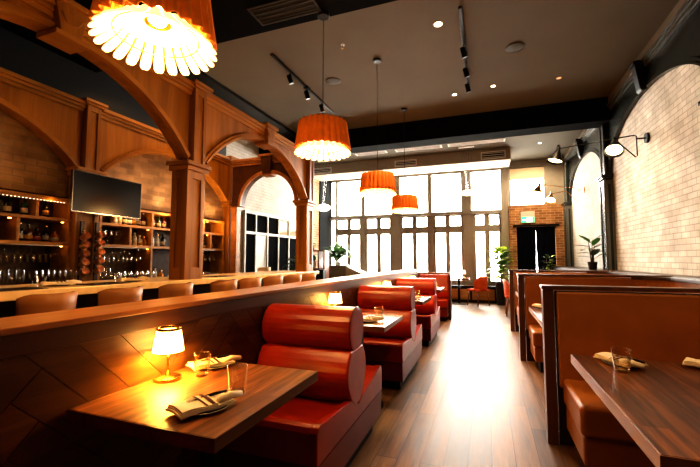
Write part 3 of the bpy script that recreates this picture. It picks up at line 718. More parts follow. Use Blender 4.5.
bush('potted_plant', 'glossy black-leaved plant at the far end of the bar', (-3.75, 6.95, .85), (.10, .16), ['leaf_dark'], .30, 30, .24, .10, .22, rnd=17, droop=.5)
t = thing('side_stand', 'dark side cabinet behind the far end of the bar', 'cabinet', (-3.75, 6.95, 0))
MB().box(-.32, .32, -.25, .25, 0, .82).build('cabinet_body', 'dark_wood', t, bevel=.004)
MB().box(-.35, .35, -.28, .28, .82, .85).build('cabinet_top', 'dark_wood', t, bevel=.004)

# ------------------------------------------------------------------ glazed wine wall beyond the bar (left wall)
t = thing('wine_cabinet', 'white framed glazed wine wall beyond the end arch', 'cabinet', (-5.345, 0, 0))
ys = [7.36, 7.80, 8.32, 8.86, 9.42, 9.98, 10.5]
MB().box(0, .012, 7.36, 10.5, .05, 2.42).build('back_panel', 'dark_wood', t)
m = MB()
for y in ys: m.box(.012, .07, y - .026, y + .026, 0, 2.46)
for z in (.04, 1.94, 2.43): m.box(.012, .068, 7.335, 10.525, z - .03, z + .03)
m.build('frame', 'grey_light', t, bevel=.003)
for i in range(6):
    a, b = ys[i] + .026, ys[i + 1] - .026
    MB().box(.03, .04, a, b, 1.98, 2.39).build('upper_pane', 'amber_pane' if i in (3, 4) else 'dark_pane', t)
    MB().box(.03, .04, a, b, .08, 1.90).build('pane', 'grey_light' if i == 1 else 'dark_pane', t)  # second pane pale: brightness of the room beyond put into its colour

# entrance group beyond the bar
t = thing('cubby_shelf', 'small red-brown cubby shelf stand beyond the bar end', 'shelf', (-4.45, 9.6, 0))
MB().box(-.26, .26, -.16, .16, 0, .62).build('base_cabinet', 'dark_wood', t)
for x0, x1 in ((-.27, -.23), (.23, .27)): MB().box(x0, x1, -.16, .16, .62, 1.55).build('side_panel', 'red_wood', t, bevel=.003)
for z in (1.02, 1.52): MB().box(-.23, .23, -.16, .16, z, z + .035).build('shelf_board', 'red_wood', t, bevel=.003)
MB().box(.06, .09, -.16, .16, 1.055, 1.52).build('divider', 'red_wood', t)
bush('flower_vase', 'white vase with green sprigs in the cubby shelf', (-4.55, 9.55, 1.055), (.07, .18), ['leaf', 'leaf_pale'], .10, 16, .14, .07, .12, rnd=21, potmat='white_pot', cat='vase', bias=.5)
bush('potted_plant', 'small green plant on top of the cubby shelf', (-4.6, 9.55, 1.555), (.06, .06), ['leaf_yellow', 'leaf'], .14, 30, .14, .08, .14, rnd=22)
t = thing('waste_bin', 'black box bin in front of the cubby shelf', 'bin', (-4.25, 9.3, 0))
MB().box(-.14, .14, -.11, .11, 0, 1.0).build('bin_body', 'black', t, bevel=.01)
MB().box(-.145, .145, -.115, .115, 1.0, 1.03).build('bin_lid', 'black_metal', t, bevel=.006)
t = thing('host_stand', 'grey host stand with pale sloping side under the palm', 'cabinet', (-4.1, 10.75, 0))
MB().box(-.38, .16, -.3, .3, 0, 1.10).build('cabinet_body', 'grey_cab', t, bevel=.006)
MB().prism([(.16, 0), (.72, 0), (.72, .86), (.16, 1.10)], -.3, .3, 'y').build('sloping_side', 'grey_light', t, bevel=.004)
MB().box(-.41, .18, -.33, .33, 1.10, 1.128).build('cabinet_top', 'grey_light', t, bevel=.004)

# ------------------------------------------------------------------ bar stools
def make_stool(label, loc, mat='tan_leather'):
    t = thing('bar_stool', label, 'bar stool', loc, 0, 'bar stools along the counter')
    MB().lathe([(.0001, .70), (.135, .70), (.152, .715), (.155, .75), (.145, .78), (.11, .79), (.0001, .79)], seg=22).build('seat', mat, t, smooth=True)
    def f(u, v):
        a = math.radians(-82 + 164 * u); e = abs(2 * u - 1)
        top = 1.084 - .16 * max(0, e - .7) ** 1.5
        z = .74 + (top - .74) * v
        r = .178 + .022 * v
        return (r * math.cos(a) * .95 + .01, r * math.sin(a) * .78, z)
    MB().grid(20, 5, f).build('backrest', mat, t, smooth=True, solid=.032, bevel=.01)
    for sx in (-1, 1):
        for sy in (-1, 1):
            MB().tube([(sx * .10, sy * .10, .70), (sx * .165, sy * .165, 0)], [.014, .010], 8).build('leg', 'black_metal', t, smooth=True)
    m = MB(); q = .145
    m.tube([(-q, -q, .25), (q, -q, .25), (q, q, .25), (-q, q, .25), (-q, -q, .25)], .009, 8); m.build('footrest', 'brass', t, smooth=True)
    return t
sy = [1.18, 1.65, 2.165, 2.715, 3.375, 3.84, 4.35, 4.89, 5.385]
st0 = make_stool('tan leather bar stool, first from the left behind the divider', (-2.76, sy[0], 0))
for i, y in enumerate(sy[1:]):
    dup(st0, (-2.76, y, 0), 0, 'tan leather bar stool, %s from the left behind the divider' % (ORD[i + 1] if i < 7 else 'last and farthest'))
make_stool('pale cream stool beyond the far end of the bar', (-4.35, 6.6, .06), 'cream_uphol')['group'] = 'stools beyond the bar'
struct(MB().box(-5.3, -4.0, 6.1, 7.2, 0, .06).build('floor', 'dark_wood'))

# ------------------------------------------------------------------ divider wall with herringbone boards
def clip(poly, u0, u1, v0, v1):
    for ax, lim, sg in ((0, u0, 1), (0, u1, -1), (1, v0, 1), (1, v1, -1)):
        out = []
        for i in range(len(poly)):
            p, q = poly[i], poly[(i + 1) % len(poly)]
            dp, dq = sg * (p[ax] - lim), sg * (q[ax] - lim)
            if dp >= 0: out.append(p)
            if dp * dq < 0:
                k = dp / (dp - dq); out.append((p[0] + (q[0] - p[0]) * k, p[1] + (q[1] - p[1]) * k))
        poly = out
        if len(poly) < 3: return []
    return poly
dv = struct(MB().box(-1.70, -1.456, -.7, 8.40, 0, 1.06).build('wall_divider', 'frieze_wood'))
MB().box(-1.715, -1.432, -.7, 8.42, 1.06, 1.083).build('cap', 'cap_wood', dv, bevel=.004)
MB().box(-1.456, -1.440, -.7, 8.40, 0.985, 1.06).build('frieze', 'frieze_wood', dv, bevel=.003)
m = MB(); w_, n_ = .124, 6; L_ = w_ * n_; gp = .0013
s2 = math.sqrt(.5)
def put(a0, b0, la, lb, mi):
    P = [(a0 + gp, b0 + gp), (a0 + la - gp, b0 + gp), (a0 + la - gp, b0 + lb - gp), (a0 + gp, b0 + lb - gp)]
    P = [((a - b) * s2 + .35, (a + b) * s2 + .05) for a, b in P]
    P = clip(P, -.7, 8.40, .06, .984)
    if P: m.prism(P, -1.456, -1.446, 'x', mi)
N = 60
for i in range(-N, N):
    for j in range(-8, 9):
        bx_ = i * w_ + j * 0; 
        # herringbone lattice: each step shifts by one board width along both axes
        a0 = i * w_ + j * 2 * L_ * .5; b0 = i * w_ - j * 2 * L_ * .5
        put(a0, b0, L_, w_, random.randrange(3)); put(a0 + L_ - 0, b0 + w_ - L_, w_, L_, random.randrange(3)) if False else put(a0 - w_ + 0, b0, w_, L_, random.randrange(3))
W2 = wood('herringbone_wood_b', (.06, .024, .008), (.135, .056, .016), 'd', .38, 13)
W3 = wood('herringbone_wood_c', (.085, .034, .010), (.185, .08, .023), 'd', .38, 18)
m.build('herringbone_boards', ['panel_wood', W2, W3], dv)
MB().box(-1.456, -1.438, -.7, 8.40, 0, .06).build('skirting', 'frieze_wood', dv)

# ------------------------------------------------------------------ left booths
def ell(yc, zc, a, b, n=22, pw=1.): return [(yc + a * math.cos(2 * PI * k / n), zc + b * math.sin(2 * PI * k / n)) for k in range(n)]
BX0, BX1 = -1.436, -.80
def booth(label, yc):
    t = thing('booth_bench', label, 'booth', (0, yc, 0), 0, 'back-to-back red booth benches')
    for s in (-1, 1):
        P = [(s * .10, .41), (s * .56, .445), (s * .595, .46), (s * .60, .40), (s * .60, .285), (s * .10, .285)]
        P = [(s * .04, .40), (s * .30, .43), (s * .55, .468), (s * .585, .462), (s * .60, .44), (s * .602, .285), (s * .04, .285)]
        MB().prism(P, BX0, BX1 - .0445, 'x').build('seat_cushion', 'red_leather', t, bevel=.004)
    MB().prism([(-.602, .285), (-.602, .445), (-.585, .466), (-.55, .472), (-.10, .435), (.03, .37), (.12, .40), (.55, .478), (.585, .470), (.602, .448), (.602, .285)], BX1 - .044, BX1, 'x').build('side_panel', 'red_leather', t, bevel=.006)
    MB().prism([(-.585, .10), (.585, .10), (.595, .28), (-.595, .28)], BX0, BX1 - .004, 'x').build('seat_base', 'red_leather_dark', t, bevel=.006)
    MB().box(BX0, BX1 - .05, -.5, .5, 0, .10).build('plinth', 'black', t)
    # shared backrest: bulging wedge
    back = []
    for k in range(13):
        z = .385 + (.73 - .385) * k / 12; w = .02 + .165 * math.sin(PI * (.03 + .80 * k / 12)) ** .75
        back.append((w, z))
    P = back + [(-y, z) for y, z in reversed(back)]
    MB().prism(P, BX0, BX1 + .003, 'x').build('backrest', 'red_leather', t, bevel=.012, seg=3)
    MB().prism(ell(0, .85, .135, .142, 28), BX0, BX1, 'x').build('roll_cushion', 'red_leather', t, bevel=.014, seg=3)
    m = MB()
    for x in (BX1 + .001,):
        e = ell(0, .85, .134, .141, 28); m.tube([(x - .006, y, z) for y, z in e + e[:1]], .005, 6)
    m.build('roll_piping', 'red_leather_dark', t, smooth=True)
    return t
P_ = 1.97
booth('red leather booth bench nearest the camera at the lower left edge', .29)
booth('red leather booth bench beyond the front lamp-lit table', 2.33)
booth('second red leather booth bench along the divider', 4.30)
booth('third red leather booth bench along the divider', 6.27)
t = thing('booth_bench', 'last red booth bench backed by a flat wooden panel', 'booth', (0, 8.42, 0))
MB().prism([(-.30, .285), (-.30, .44), (-.28, .462), (.26, .44), (.26, .285)], BX0, BX1, 'x').build('seat_cushion', 'red_leather', t, bevel=.012)
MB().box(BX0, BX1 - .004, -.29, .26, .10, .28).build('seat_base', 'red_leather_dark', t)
MB().box(BX0, BX1 - .05, -.2, .26, 0, .10).build('plinth', 'black', t)
MB().prism([(.13, .45), (.10, .62), (.15, .97), (.26, .97), (.26, .45)], BX0, BX1, 'x').build('backrest', 'red_leather', t, bevel=.02)
t = thing('wooden_screen', 'low wooden end screen behind the last red booth', 'screen', (0, 8.72, 0))
MB().box(-2.35, -.765, -.03, .03, 0, .985).build('board', 'red_wood', t, bevel=.004)
MB().box(-2.36, -.755, -.045, .045, .985, 1.01).build('top_rail', 'cap_wood', t, bevel=.004)
MB().box(-.795, -.755, -.30, -.03, 0, .985).build('end_post', 'dark_wood', t, bevel=.004)

# tables on the left
def table(name, label, loc, sx, sy_, mat, edge, chamfer=0, group=None, th=.045):
    t = thing(name, label, 'table', loc, 0, group)
    c = chamfer
    poly = [(-sx, -sy_), (sx, -sy_), (sx, sy_), (-sx, sy_)] if not c else [(-sx + c, -sy_), (sx, -sy_), (sx, sy_), (-sx + c * 0, sy_), (-sx, -sy_ + c)]
    MB().prism(poly, .76 - th, .76, 'z').build('tabletop', mat, t, bevel=.003)
    m = MB()
    k = len(poly)
    ins = [(x * .998, y * .998) for x, y in poly]; out = [(x * 1.002 + math.copysign(.002, x), y * 1.002 + math.copysign(.002, y)) for x, y in poly]
    for i in range(k):
        j = (i + 1) % k
        a, b = ins[i], ins[j]; c_, d_ = out[i], out[j]
        z0, z1 = .76 - th + .001, .7585
        m.add([(*a, z0), (*b, z0), (*b, z1), (*a, z1), (*c_, z0), (*d_, z0), (*d_, z1), (*c_, z1)], [(4, 5, 6, 7), (0, 3, 2, 1), (0, 4, 7, 3), (1, 2, 6, 5), (3, 7, 6, 2), (0, 1, 5, 4)])
    m.build('edge_band', edge, t)
    MB().tube([(0, 0, .02), (0, 0, .76 - th)], .035, 14).build('pedestal', 'black_metal', t, smooth=True)
    MB().lathe([(.0001, 0), (.22, 0), (.22, .01), (.06, .025), (.04, .03), (.0001, .03)], seg=24).build('base', 'black_metal', t, smooth=True, auto=40)
    MB().box(-.15, .15, -.15, .15, .76 - th - .012, .76 - th).build('mount_plate', 'black_metal', t)
    return t
tl = ['front wooden booth table lit by the nearest lamp', 'second wooden booth table along the divider', 'third wooden booth table along the divider', 'fourth and farthest wooden booth table along the divider']
tabs = []
for i in range(4):
    y = 1.329 + P_ * i
    tabs.append(table('booth_table', tl[i], (-1.112, y, 0), .325, .366 if i == 0 else .34, 'table_wood' if i == 0 else 'table_wood_far', 'edge_wood', 0, 'booth tables along the divider'))

# table lamps
def lamp(label, loc):
    t = thing('table_lamp', label, 'lamp', loc, 0, 'brass table lamps on the booth tables')
    MB().lathe([(.0001, 0), (.056, 0), (.059, .005), (.056, .014), (.036, .019), (.012, .024), (.0001, .024)], seg=24).build('base', 'brass', t, smooth=True, auto=50)
    MB().tube([(0, 0, .018), (0, 0, .15)], .005, 10).build('pole', 'brass', t, smooth=True)
    MB().lathe([(.066, .128), (.050, .228)], seg=28).build('shade', 'lamp_shade', t, smooth=True)
    MB().lathe([(.0515, .220), (.0525, .222), (.0525, .230), (.0515, .232), (.047, .232), (.047, .220)], seg=28).build('rim', 'brass', t, smooth=True)
    MB().lathe([(.0001, .2195), (.0495, .2195)], seg=28).build('shade_top', 'lamp_shade', t)
    MB().sphere((0, 0, .175), .02, 12, 8).build('bulb', 'bulb', t, smooth=True)
    return t
ll = ['lit brass table lamp on the front booth table', 'lit brass table lamp on the second booth table', 'lit brass table lamp on the third booth table', 'lit brass table lamp on the fourth booth table']
for i in range(4): lamp(ll[i], (-1.366, 1.345 + P_ * i + (.0 if i == 0 else .02), .76))

# place settings
def tumbler(label, loc, group, s=1.):
    if 'tm' in gcache: return dup(gcache['tm'], loc, 0, label, group, (s, s, s))
    t = thing('drinking_glass', label, 'glass', loc, 0, group); t.scale = (s, s, s)
    MB().lathe([(.0001, .0), (.031, .0), (.033, .004), (.043, .108), (.0415, .108), (.0315, .012), (.0001, .010)], seg=28).build('cup', 'glass', t, smooth=True, auto=50)
    MB().lathe([(.0408, .1075), (.0415, .1095), (.0425, .1095), (.0432, .1075), (.042, .1065)], seg=28).build('rim', 'glass', t, smooth=True)
    gcache['tm'] = t; return t
def napkin(label, loc, rz, group, nlabel=None):
    """dark side plate, folded striped napkin and the cutlery wrapped in it: three things"""
    where = label
    if 'np' in gcache:
        a, b, c = gcache['np']
        dup(a, loc, rz, 'small dark side plate ' + where, group + ' plates')
        dup(b, (loc[0], loc[1], loc[2] + .012), rz, 'folded cream napkin ' + where, group + ' napkins')
        dup(c, (loc[0], loc[1], loc[2] + .034), rz, 'steel knife tucked in the napkin ' + where, group + ' knives')
        return
    a = thing('side_plate', 'small dark side plate ' + where, 'plate', loc, rz, group + ' plates')
    MB().lathe([(.0001, .0), (.055, 0), (.06, .003), (.082, .010), (.084, .012), (.08, .0135), (.058, .007), (.0001, .006)], seg=28).build('dish', 'plate', a, smooth=True)
    MB().lathe([(.0815, .0122), (.0835, .0135), (.0855, .0122), (.0835, .0108)], seg=28).build('rim', 'plate_rim', a, smooth=True)
    b = thing('napkin', 'folded cream napkin ' + where, 'napkin', (loc[0], loc[1], loc[2] + .012), rz, group + ' napkins')
    m = MB()
    def layer(u0, u1, v0, v1, z0, th, crn):
        def top(u, v):
            x = u0 + (u1 - u0) * u; y = v0 + (v1 - v0) * v + crn * u * (1 - u)
            return (x, y, z0 + th + .004 * math.sin(PI * v) + .003 * math.sin(6 * u + 3 * v))
        def bot(u, v):
            x, y, z = top(u, v); return (x, y, z - th)
        m.grid(10, 8, top); m.grid(10, 8, bot)
        n = 10
        for fn in (lambda t, k: (t, 0), lambda t, k: (t, 1)):
            for i in range(n):
                p, q = fn(i / n, 0), fn((i + 1) / n, 0); m.add([top(*p), top(*q), bot(*q), bot(*p)], [(0, 1, 2, 3)])
        for e in (0, 1):
            for j in range(8):
                m.add([top(e, j / 8), top(e, (j + 1) / 8), bot(e, (j + 1) / 8), bot(e, j / 8)], [(0, 1, 2, 3)])
    layer(-.115, .09, -.062, .058, 0, .007, .01); layer(-.11, .085, -.058, .053, .0075, .006, -.008); layer(-.108, .02, -.058, .052, .014, .006, .006)
    m.build('cloth', 'cloth', b, smooth=True, auto=50)
    m = MB(); m.grid(1, 8, lambda u, v: (.0 + .012 * u, -.057 + .108 * v, .0217 + .004 * math.sin(PI * v) + .003 * math.sin(6 * .87 + 3 * v)))
    m.grid(1, 8, lambda u, v: (-.022 + .006 * u, -.057 + .108 * v, .0217 + .004 * math.sin(PI * v) + .003 * math.sin(6 * .75 + 3 * v)))
    m.build('stripes', 'stripe', b, solid=.0012)
    MB().tube([(.03, -.045, .018), (.08, -.035, .022), (.135, -.025, .014)], [.012, .016, .010], 10).build('rolled_end', 'cloth', b, smooth=True)
    c = thing('knife', 'steel knife tucked in the napkin ' + where, 'cutlery', (loc[0], loc[1], loc[2] + .034), rz, group + ' knives')
    MB().tube([(-.005, .02, 0), (.05, .022, .002), (.10, .024, 0)], [.005, .0065, .004], 8).build('handle', 'black_metal', c, smooth=True)
    MB().box(-.055, -.005, .012, .028, -.001, .001).build('blade', 'steel', c)
    gcache['np'] = (a, b, c)
z = .76
napkin('nearest the camera on the front booth table', (-.975, 1.135, z), 1.2, 'left booth')
napkin('on the far side of the front booth table', (-1.315, 1.585, z), 1.1, 'left booth')
tumbler('clear tumbler at the middle of the front booth table', (-.968, 1.315, z), 'tumblers on the front booth table')
tumbler('clear tumbler beside the lamp on the front booth table', (-1.262, 1.445, z), 'tumblers on the front booth table', .93)
for i, nm in ((1, 'second'), (2, 'third'), (3, 'fourth')):
    y = 1.329 + P_ * i
    napkin('on the near side of the %s booth table' % nm, (-.99, y - .12, z), .5, 'left booth')
    tumbler('clear tumbler on the %s booth table' % nm, (-.93, y + .02, z), 'tumblers on the farther booth tables')
# bar top settings
for i, (x, y) in enumerate(((-3.12, 1.36), (-3.12, 1.98), (-3.12, 2.62))):
    napkin('on the bar top, %s from the left' % ORD[i], (x, y, ZB), 1.2, 'bar top')
for i, (x, y) in enumerate(((-3.2, 1.90), (-3.22, 2.55))):
    tumbler('clear tumbler on the bar top, %s from the left' % ORD[i], (x, y, ZB), 'tumblers on the bar top', .72)
for i, (x, y) in enumerate(((-3.05, 1.62), (-3.05, 2.28), (-3.05, 3.75))):
    t = thing('placemat', 'dark leather placemat on the bar top, %s from the left' % ORD[i], 'placemat', (x, y, ZB + .0005), 0, 'placemats on the bar')
    MB().box(-.12, .12, -.17, .17, 0, .004).build('mat', 'black', t, bevel=.0015)
    MB().box(-.112, .112, -.162, .162, .0041, .0046).build('inset', 'plate', t)

# ------------------------------------------------------------------ right booths
def rbooth(label, y, depth=.60):
    """tall panelled back at y with a bench facing the camera"""
    t = thing('booth_bench', label, 'booth', (0, y, 0), 0, 'brown leather booths on the right')
    X0, X1 = .375, 2.015
    MB().box(X0, X0 + .07, -.03, .07, 0, 1.085).build('end_post', 'post_wood', t, bevel=.004)
    MB().box(X0 - .008, X1, -.04, .08, 1.085, 1.112).build('top_rail', 'post_wood', t, bevel=.004)
    MB().box(X0 + .078, X1, -.005, .045, 0, 1.075).build('back_board', 'dark_wood', t)
    MB().box(X0 + .085, X1 - .0, -.05, -.004, .40, 1.07).build('backrest', 'brown_leather', t, bevel=.012)
    MB().box(X0 + .085, X1 - .0, .046, .085, .10, 1.045).build('rear_upholstery', 'brown_leather', t, bevel=.012)
    MB().box(.475, X1 - .32, -depth, -.055, .30, .475).build('seat_cushion', 'brown_leather', t, bevel=.03, seg=4)
    MB().box(.49, X1 - .32, -depth + .03, -.055, .13, .297).build('seat_base', 'brown_leather', t, bevel=.015)
    MB().box(.55, X1 - .32, -depth + .1, -.055, 0, .13).build('plinth', 'black', t)
    return t
rb = [3.09, 5.41, 7.52]
for i, y in enumerate(rb):
    rbooth(['brown leather booth with a tall panelled back, nearest on the right', 'second brown leather booth on the right, behind the nearest', 'third and farthest brown leather booth on the right'][i], y)
for i, (y0, y1) in enumerate(((.9, 3.03), (3.18, 5.35), (5.50, 7.46))):
    t = thing('wall_bench', ['brown leather side bench along the wall in the nearest right booth', 'brown leather side bench along the wall in the second right booth', 'brown leather side bench along the wall in the third right booth'][i], 'bench', (0, y0, 0), 0, 'side benches of the right booths')
    L = y1 - y0
    MB().box(1.70, 2.01, 0.0, L, .30, .475).build('seat_cushion', 'brown_leather', t, bevel=.03, seg=4)
    MB().box(1.72, 2.01, 0.0, L, 0, .297).build('seat_base', 'dark_wood', t)
    cv = [(2.012, 0), (1.93, 0)] + [(1.93, L - .30)] + [(1.93 - .30 * (1 - math.cos(a)), L - .30 + .30 * math.sin(a)) for a in [PI / 2 * k / 8 for k in range(1, 9)]] + [(2.012, L)]
    MB().prism(cv, .478, 1.06, 'z').build('backrest', 'brown_leather', t, bevel=.012)
    cv2 = [(2.014, 0), (1.90, 0)] + [(1.90, L - .30)] + [(1.90 - .30 * (1 - math.cos(a)), L - .30 + .30 * math.sin(a)) for a in [PI / 2 * k / 8 for k in range(1, 9)]] + [(2.014, L)]
    MB().prism(cv2, 1.062, 1.10, 'z').build('top_rail', 'dark_wood', t, bevel=.004)
table('dining_table', 'large dark wooden table in the nearest right booth', (1.06, 1.90, 0), .62, .59, 'table_wood_dark', 'cap_wood', 0, 'tables of the right booths', .05)  # pale edge wood on the right tables imitates window-lit edges
table('dining_table', 'wooden table in the second right booth', (1.06, 4.22, 0), .62, .58, 'table_wood_dark', 'cap_wood', 0, 'tables of the right booths', .05)
table('dining_table', 'wooden table in the third right booth', (1.06, 6.42, 0), .62, .58, 'table_wood_dark', 'cap_wood', 0, 'tables of the right booths', .05)
napkin('at the aisle corner of the nearest right table', (.64, 2.33, z), -1.0, 'right booth')
napkin('at the wall side of the nearest right table', (1.04, 2.38, z), -.5, 'right booth')
tumbler('clear tumbler on the nearest right table', (.60, 2.19, z), 'tumblers on the right tables', 1.0)
napkin('on the second right table', (.58, 4.70, z), -1.0, 'right booth')

# ------------------------------------------------------------------ pendants
def pendant(label, loc, rodtop):
    t = thing('pendant_lamp', label, 'pendant lamp', loc, 0, 'pleated orange pendant lamps')
    n = 26
    wob = lambda th, z: 1 + .06 * math.cos(n * th)
    sh = MB(); sh.lathe([(.258, .05), (.251, .10), (.236, .20), (.222, .31)], seg=n * 6, wob=wob)
    sh.build('shade', 'shade_orange', t, smooth=True, solid=.006)
    m = MB(); n2 = 24
    for k in range(n2):
        a = 2 * PI * k / n2; ca, sa = math.cos(a), math.sin(a); W = .0245
        vs = []; fs = []
        prof = [(.165, .10), (.185, .075), (.210, .05), (.238, .028), (.258, .012), (.270, .004), (.275, .0)]
        ws = [.62, .75, .88, 1., .97, .74, .3]
        for (r, zz), w in zip(prof, ws):
            for sgn in (-1, -.5, 0, .5, 1):
                q = sgn * W * w; vs.append((r * ca - q * sa, r * sa + q * ca, zz + .012 * (1 - sgn * sgn) * w))
        for i in range(len(prof) - 1):
            for j in range(4): fs.append((i * 5 + j, i * 5 + j + 1, i * 5 + 6 + j, i * 5 + 5 + j))
        m.add(vs, fs)
    m.build('petals', 'petal', t, smooth=True, solid=.006)
    MB().tube([(.188 * math.cos(2 * PI * k / 40), .188 * math.sin(2 * PI * k / 40), .058) for k in range(41)], .003, 6).build('wire_ring', 'brass', t, smooth=True)
    m = MB()
    for k in range(4):
        a = k * PI / 2 + .3; m.tube([(0, 0, .295), (.18 * math.cos(a), .18 * math.sin(a), .295), (.22 * math.cos(a), .22 * math.sin(a), .29)], .004, 6)
    m.build('spider_frame', 'black_metal', t)
    MB().lathe([(.0001, .22), (.02, .22), (.024, .25), (.024, .295), (.0001, .30)], seg=14).build('socket', 'brass', t, smooth=True)
    MB().sphere((0, 0, .16), .048, 14, 10).build('bulb', 'bulb', t, smooth=True)
    MB().lathe([(.06, .125), (.12, .12), (.166, .1)], seg=40).build('diffuser', 'diffuser', t, smooth=True)
    MB().tube([(0, 0, .295), (0, 0, rodtop)], .0045, 8).build('rod', 'black_metal', t, smooth=True)
    MB().lathe([(.0001, rodtop - .035), (.055, rodtop - .035), (.06, rodtop - .03), (.06, rodtop), (.0001, rodtop)], seg=20).build('canopy', 'black_metal', t, smooth=True, auto=40)
    return t
M['diffuser'] = plain('pendant_diffuser', (.85, .72, .5), .5, emis=(1, .68, .28), estr=1.3)
PX, PZ = -1.485, 2.36
pl = ['big orange pleated pendant nearest the camera, seen from below', 'second orange pleated pendant, right of the timber arches', 'third orange pleated pendant in front of the windows', 'fourth orange pleated pendant, smallest and farthest']
for i in range(4):
    y = 1.33 + 1.965 * i
    pz = (2.325, 2.33, 2.245, 2.23)[i]
    pendant(pl[i], (PX, y, pz), (3.76 if i == 1 else ZC) - pz)
# globe clusters near the windows
for i, (x, y, zz, lab) in enumerate(((-4.6, 10.3, 2.86, 'glowing white glass pendant hung on thin wires at the left window'), (-.45, 10.3, 3.06, 'glowing white glass pendant hung on thin wires at the right window'))):
    t = thing('glass_pendant', lab, 'pendant lamp', (x, y, zz), 0, 'white glass pendants by the windows')
    MB().sphere((0, 0, 0), .17 if i == 0 else .12, 18, 12, (1.2, 1, .62)).build('glass_shade', 'soft_glow', t, smooth=True)
    m = MB()
    for k in range(5): m.tube([(.04 * math.cos(k * 1.257), .04 * math.sin(k * 1.257), .07), (.17 * (k - 2) / 2, .0, ZC - zz)], .003, 5)
    m.build('wires', 'chrome', t)
    MB().box(-.2, .2, -.03, .03, ZC - zz - .02, ZC - zz).build('canopy', 'white_metal', t)

# ------------------------------------------------------------------ ceiling fittings
def track(label, x, y0, y1, heads):
    t = thing('track_light', label, 'track light', (x, y0, ZC), 0, 'black ceiling track lights')
    MB().box(-.02, .02, 0, y1 - y0, -.03, 0).build('rail', 'black_metal', t, bevel=.003)
    for h in heads:
        hd = MB().tube([(0, h - y0, -.03), (0, h - y0, -.075)], .012, 8).build('stem', 'black_metal', t)
        hh = MB().tube([(-.02, h - y0 - .01, -.07), (.01, h - y0 + .02, -.20)], .038, 14).build('spot_head', 'black_metal', t, smooth=True, auto=40)
    MB().box(-.035, .035, (y1 - y0) * .5 - .06, (y1 - y0) * .5 + .06, -.045, 0).build('power_feed', 'black_metal', t)
track('black ceiling track with three spots, left of the second pendant', -2.88, 4.56, 6.86, [5.12, 5.72, 6.34])
track('black ceiling track with three spots, nearer the middle of the ceiling', -.23, 4.44, 6.66, [5.25, 5.85, 6.4])
dl = None
for x, y, lab in ((-.517, 4.70, 'bright recessed downlight left of the middle track'), (-.487, 6.90, 'recessed downlight beyond the middle track, towards the beam'), (.17, 6.78, 'recessed downlight right of the middle track end'), (1.19, 6.84, 'recessed downlight at the right side of the ceiling'), (-3.1, 7.6, 'recessed downlight above the far end of the bar'), (1.35, 10.6, 'recessed downlight in front of the brick entry'), (.75, 1.55, 'added unseen downlight above the nearest right booth')):  # last one is added out of view to light the booth
    if dl is None:
        dl = thing('downlight', lab, 'ceiling light', (x, y, ZC), 0, 'recessed downlights')
        MB().lathe([(.045, -.002), (.062, -.006), (.064, -.001), (.064, .0)], seg=24).build('trim_ring', 'white_metal', dl, smooth=True)
        MB().lathe([(.0001, -.0025), (.045, -.002)], seg=24).build('lens', 'downlight', dl)
    else:
        q = dup(dl, (x, y, ZC), 0, lab, scale=(.68, .68, 1))
        if x > 1 and y < 8:
            for ch in q.children:
                if ch.name.startswith('lens'):
                    ch.data = ch.data.copy(); ch.data.materials[0] = M['puck_dim']
sp = None
for x, y, lab in ((-2.366, 5.656, 'round ceiling speaker right of the left track'), (.444, 5.60, 'round ceiling speaker right of the middle track')):
    if sp is None:
        sp = thing('ceiling_speaker', lab, 'speaker', (x, y, ZC), 0, 'round ceiling speakers')
        MB().lathe([(.0001, -.012), (.10, -.012), (.115, -.008)], seg=28).build('grille', plain('speaker_grille', (.05, .043, .033), .6), sp, smooth=True)
        MB().lathe([(.115, -.013), (.125, -.012), (.128, 0)], seg=28).build('rim', plain('speaker_rim', (.07, .06, .045), .5), sp, smooth=True)
    else: dup(sp, (x, y, ZC), 0, lab)
t = thing('sprinkler', 'small ceiling sprinkler near the left speaker', 'sprinkler', (-1.83, 4.72, ZC))
MB().lathe([(.0001, -.004), (.03, -.004), (.032, 0)], seg=16).build('escutcheon', 'chrome', t)
MB().tube([(0, 0, -.004), (0, 0, -.05)], .008, 8).build('nozzle', 'brass', t); MB().lathe([(.0001, -.05), (.02, -.05), (.02, -.053), (.0001, -.053)], seg=14).build('deflector', 'brass', t)
def grille(name, label, loc, sx, sz, horizontal, mat, n=6, group=None):
    t = thing(name, label, 'vent', loc, 0, group)
    fr = .018
    if horizontal:
        MB().box(-sx, sx, -sz, -sz + fr, -.012, 0).box(-sx, sx, sz - fr, sz, -.012, 0).box(-sx, -sx + fr, -sz + fr, sz - fr, -.012, 0).box(sx - fr, sx, -sz + fr, sz - fr, -.012, 0).build('frame', mat, t)
        m = MB()
        for k in range(n):
            y = -sz + fr + (2 * sz - 2 * fr) * (k + .5) / n; m.box(-sx + fr, sx - fr, y - .005, y + .005, -.010, -.004)
        m.build('louvres', mat, t); MB().box(-sx + fr, sx - fr, -sz + fr, sz - fr, -.003, -.001).build('backing', 'black', t)
    else:
        MB().box(-sx, sx, -.012, 0, -sz, -sz + fr).box(-sx, sx, -.012, 0, sz - fr, sz).box(-sx, -sx + fr, -.012, 0, -sz + fr, sz - fr).box(sx - fr, sx, -.012, 0, -sz + fr, sz - fr).build('frame', mat, t)
        m = MB()
        for k in range(n):
            zq = -sz + fr + (2 * sz - 2 * fr) * (k + .5) / n; m.box(-sx + fr, sx - fr, -.010, -.004, zq - .006, zq + .006)
        m.build('louvres', mat, t); MB().box(-sx + fr, sx - fr, -.003, -.001, -sz + fr, sz - fr).build('backing', 'black', t)
    return t
grille('ceiling_vent', 'black vent grille under the near dark ceiling beam', (-1.82, 3.10, 3.76), .34, .14, True, plain('vent_grey', (.05, .05, .05), .4), 4)
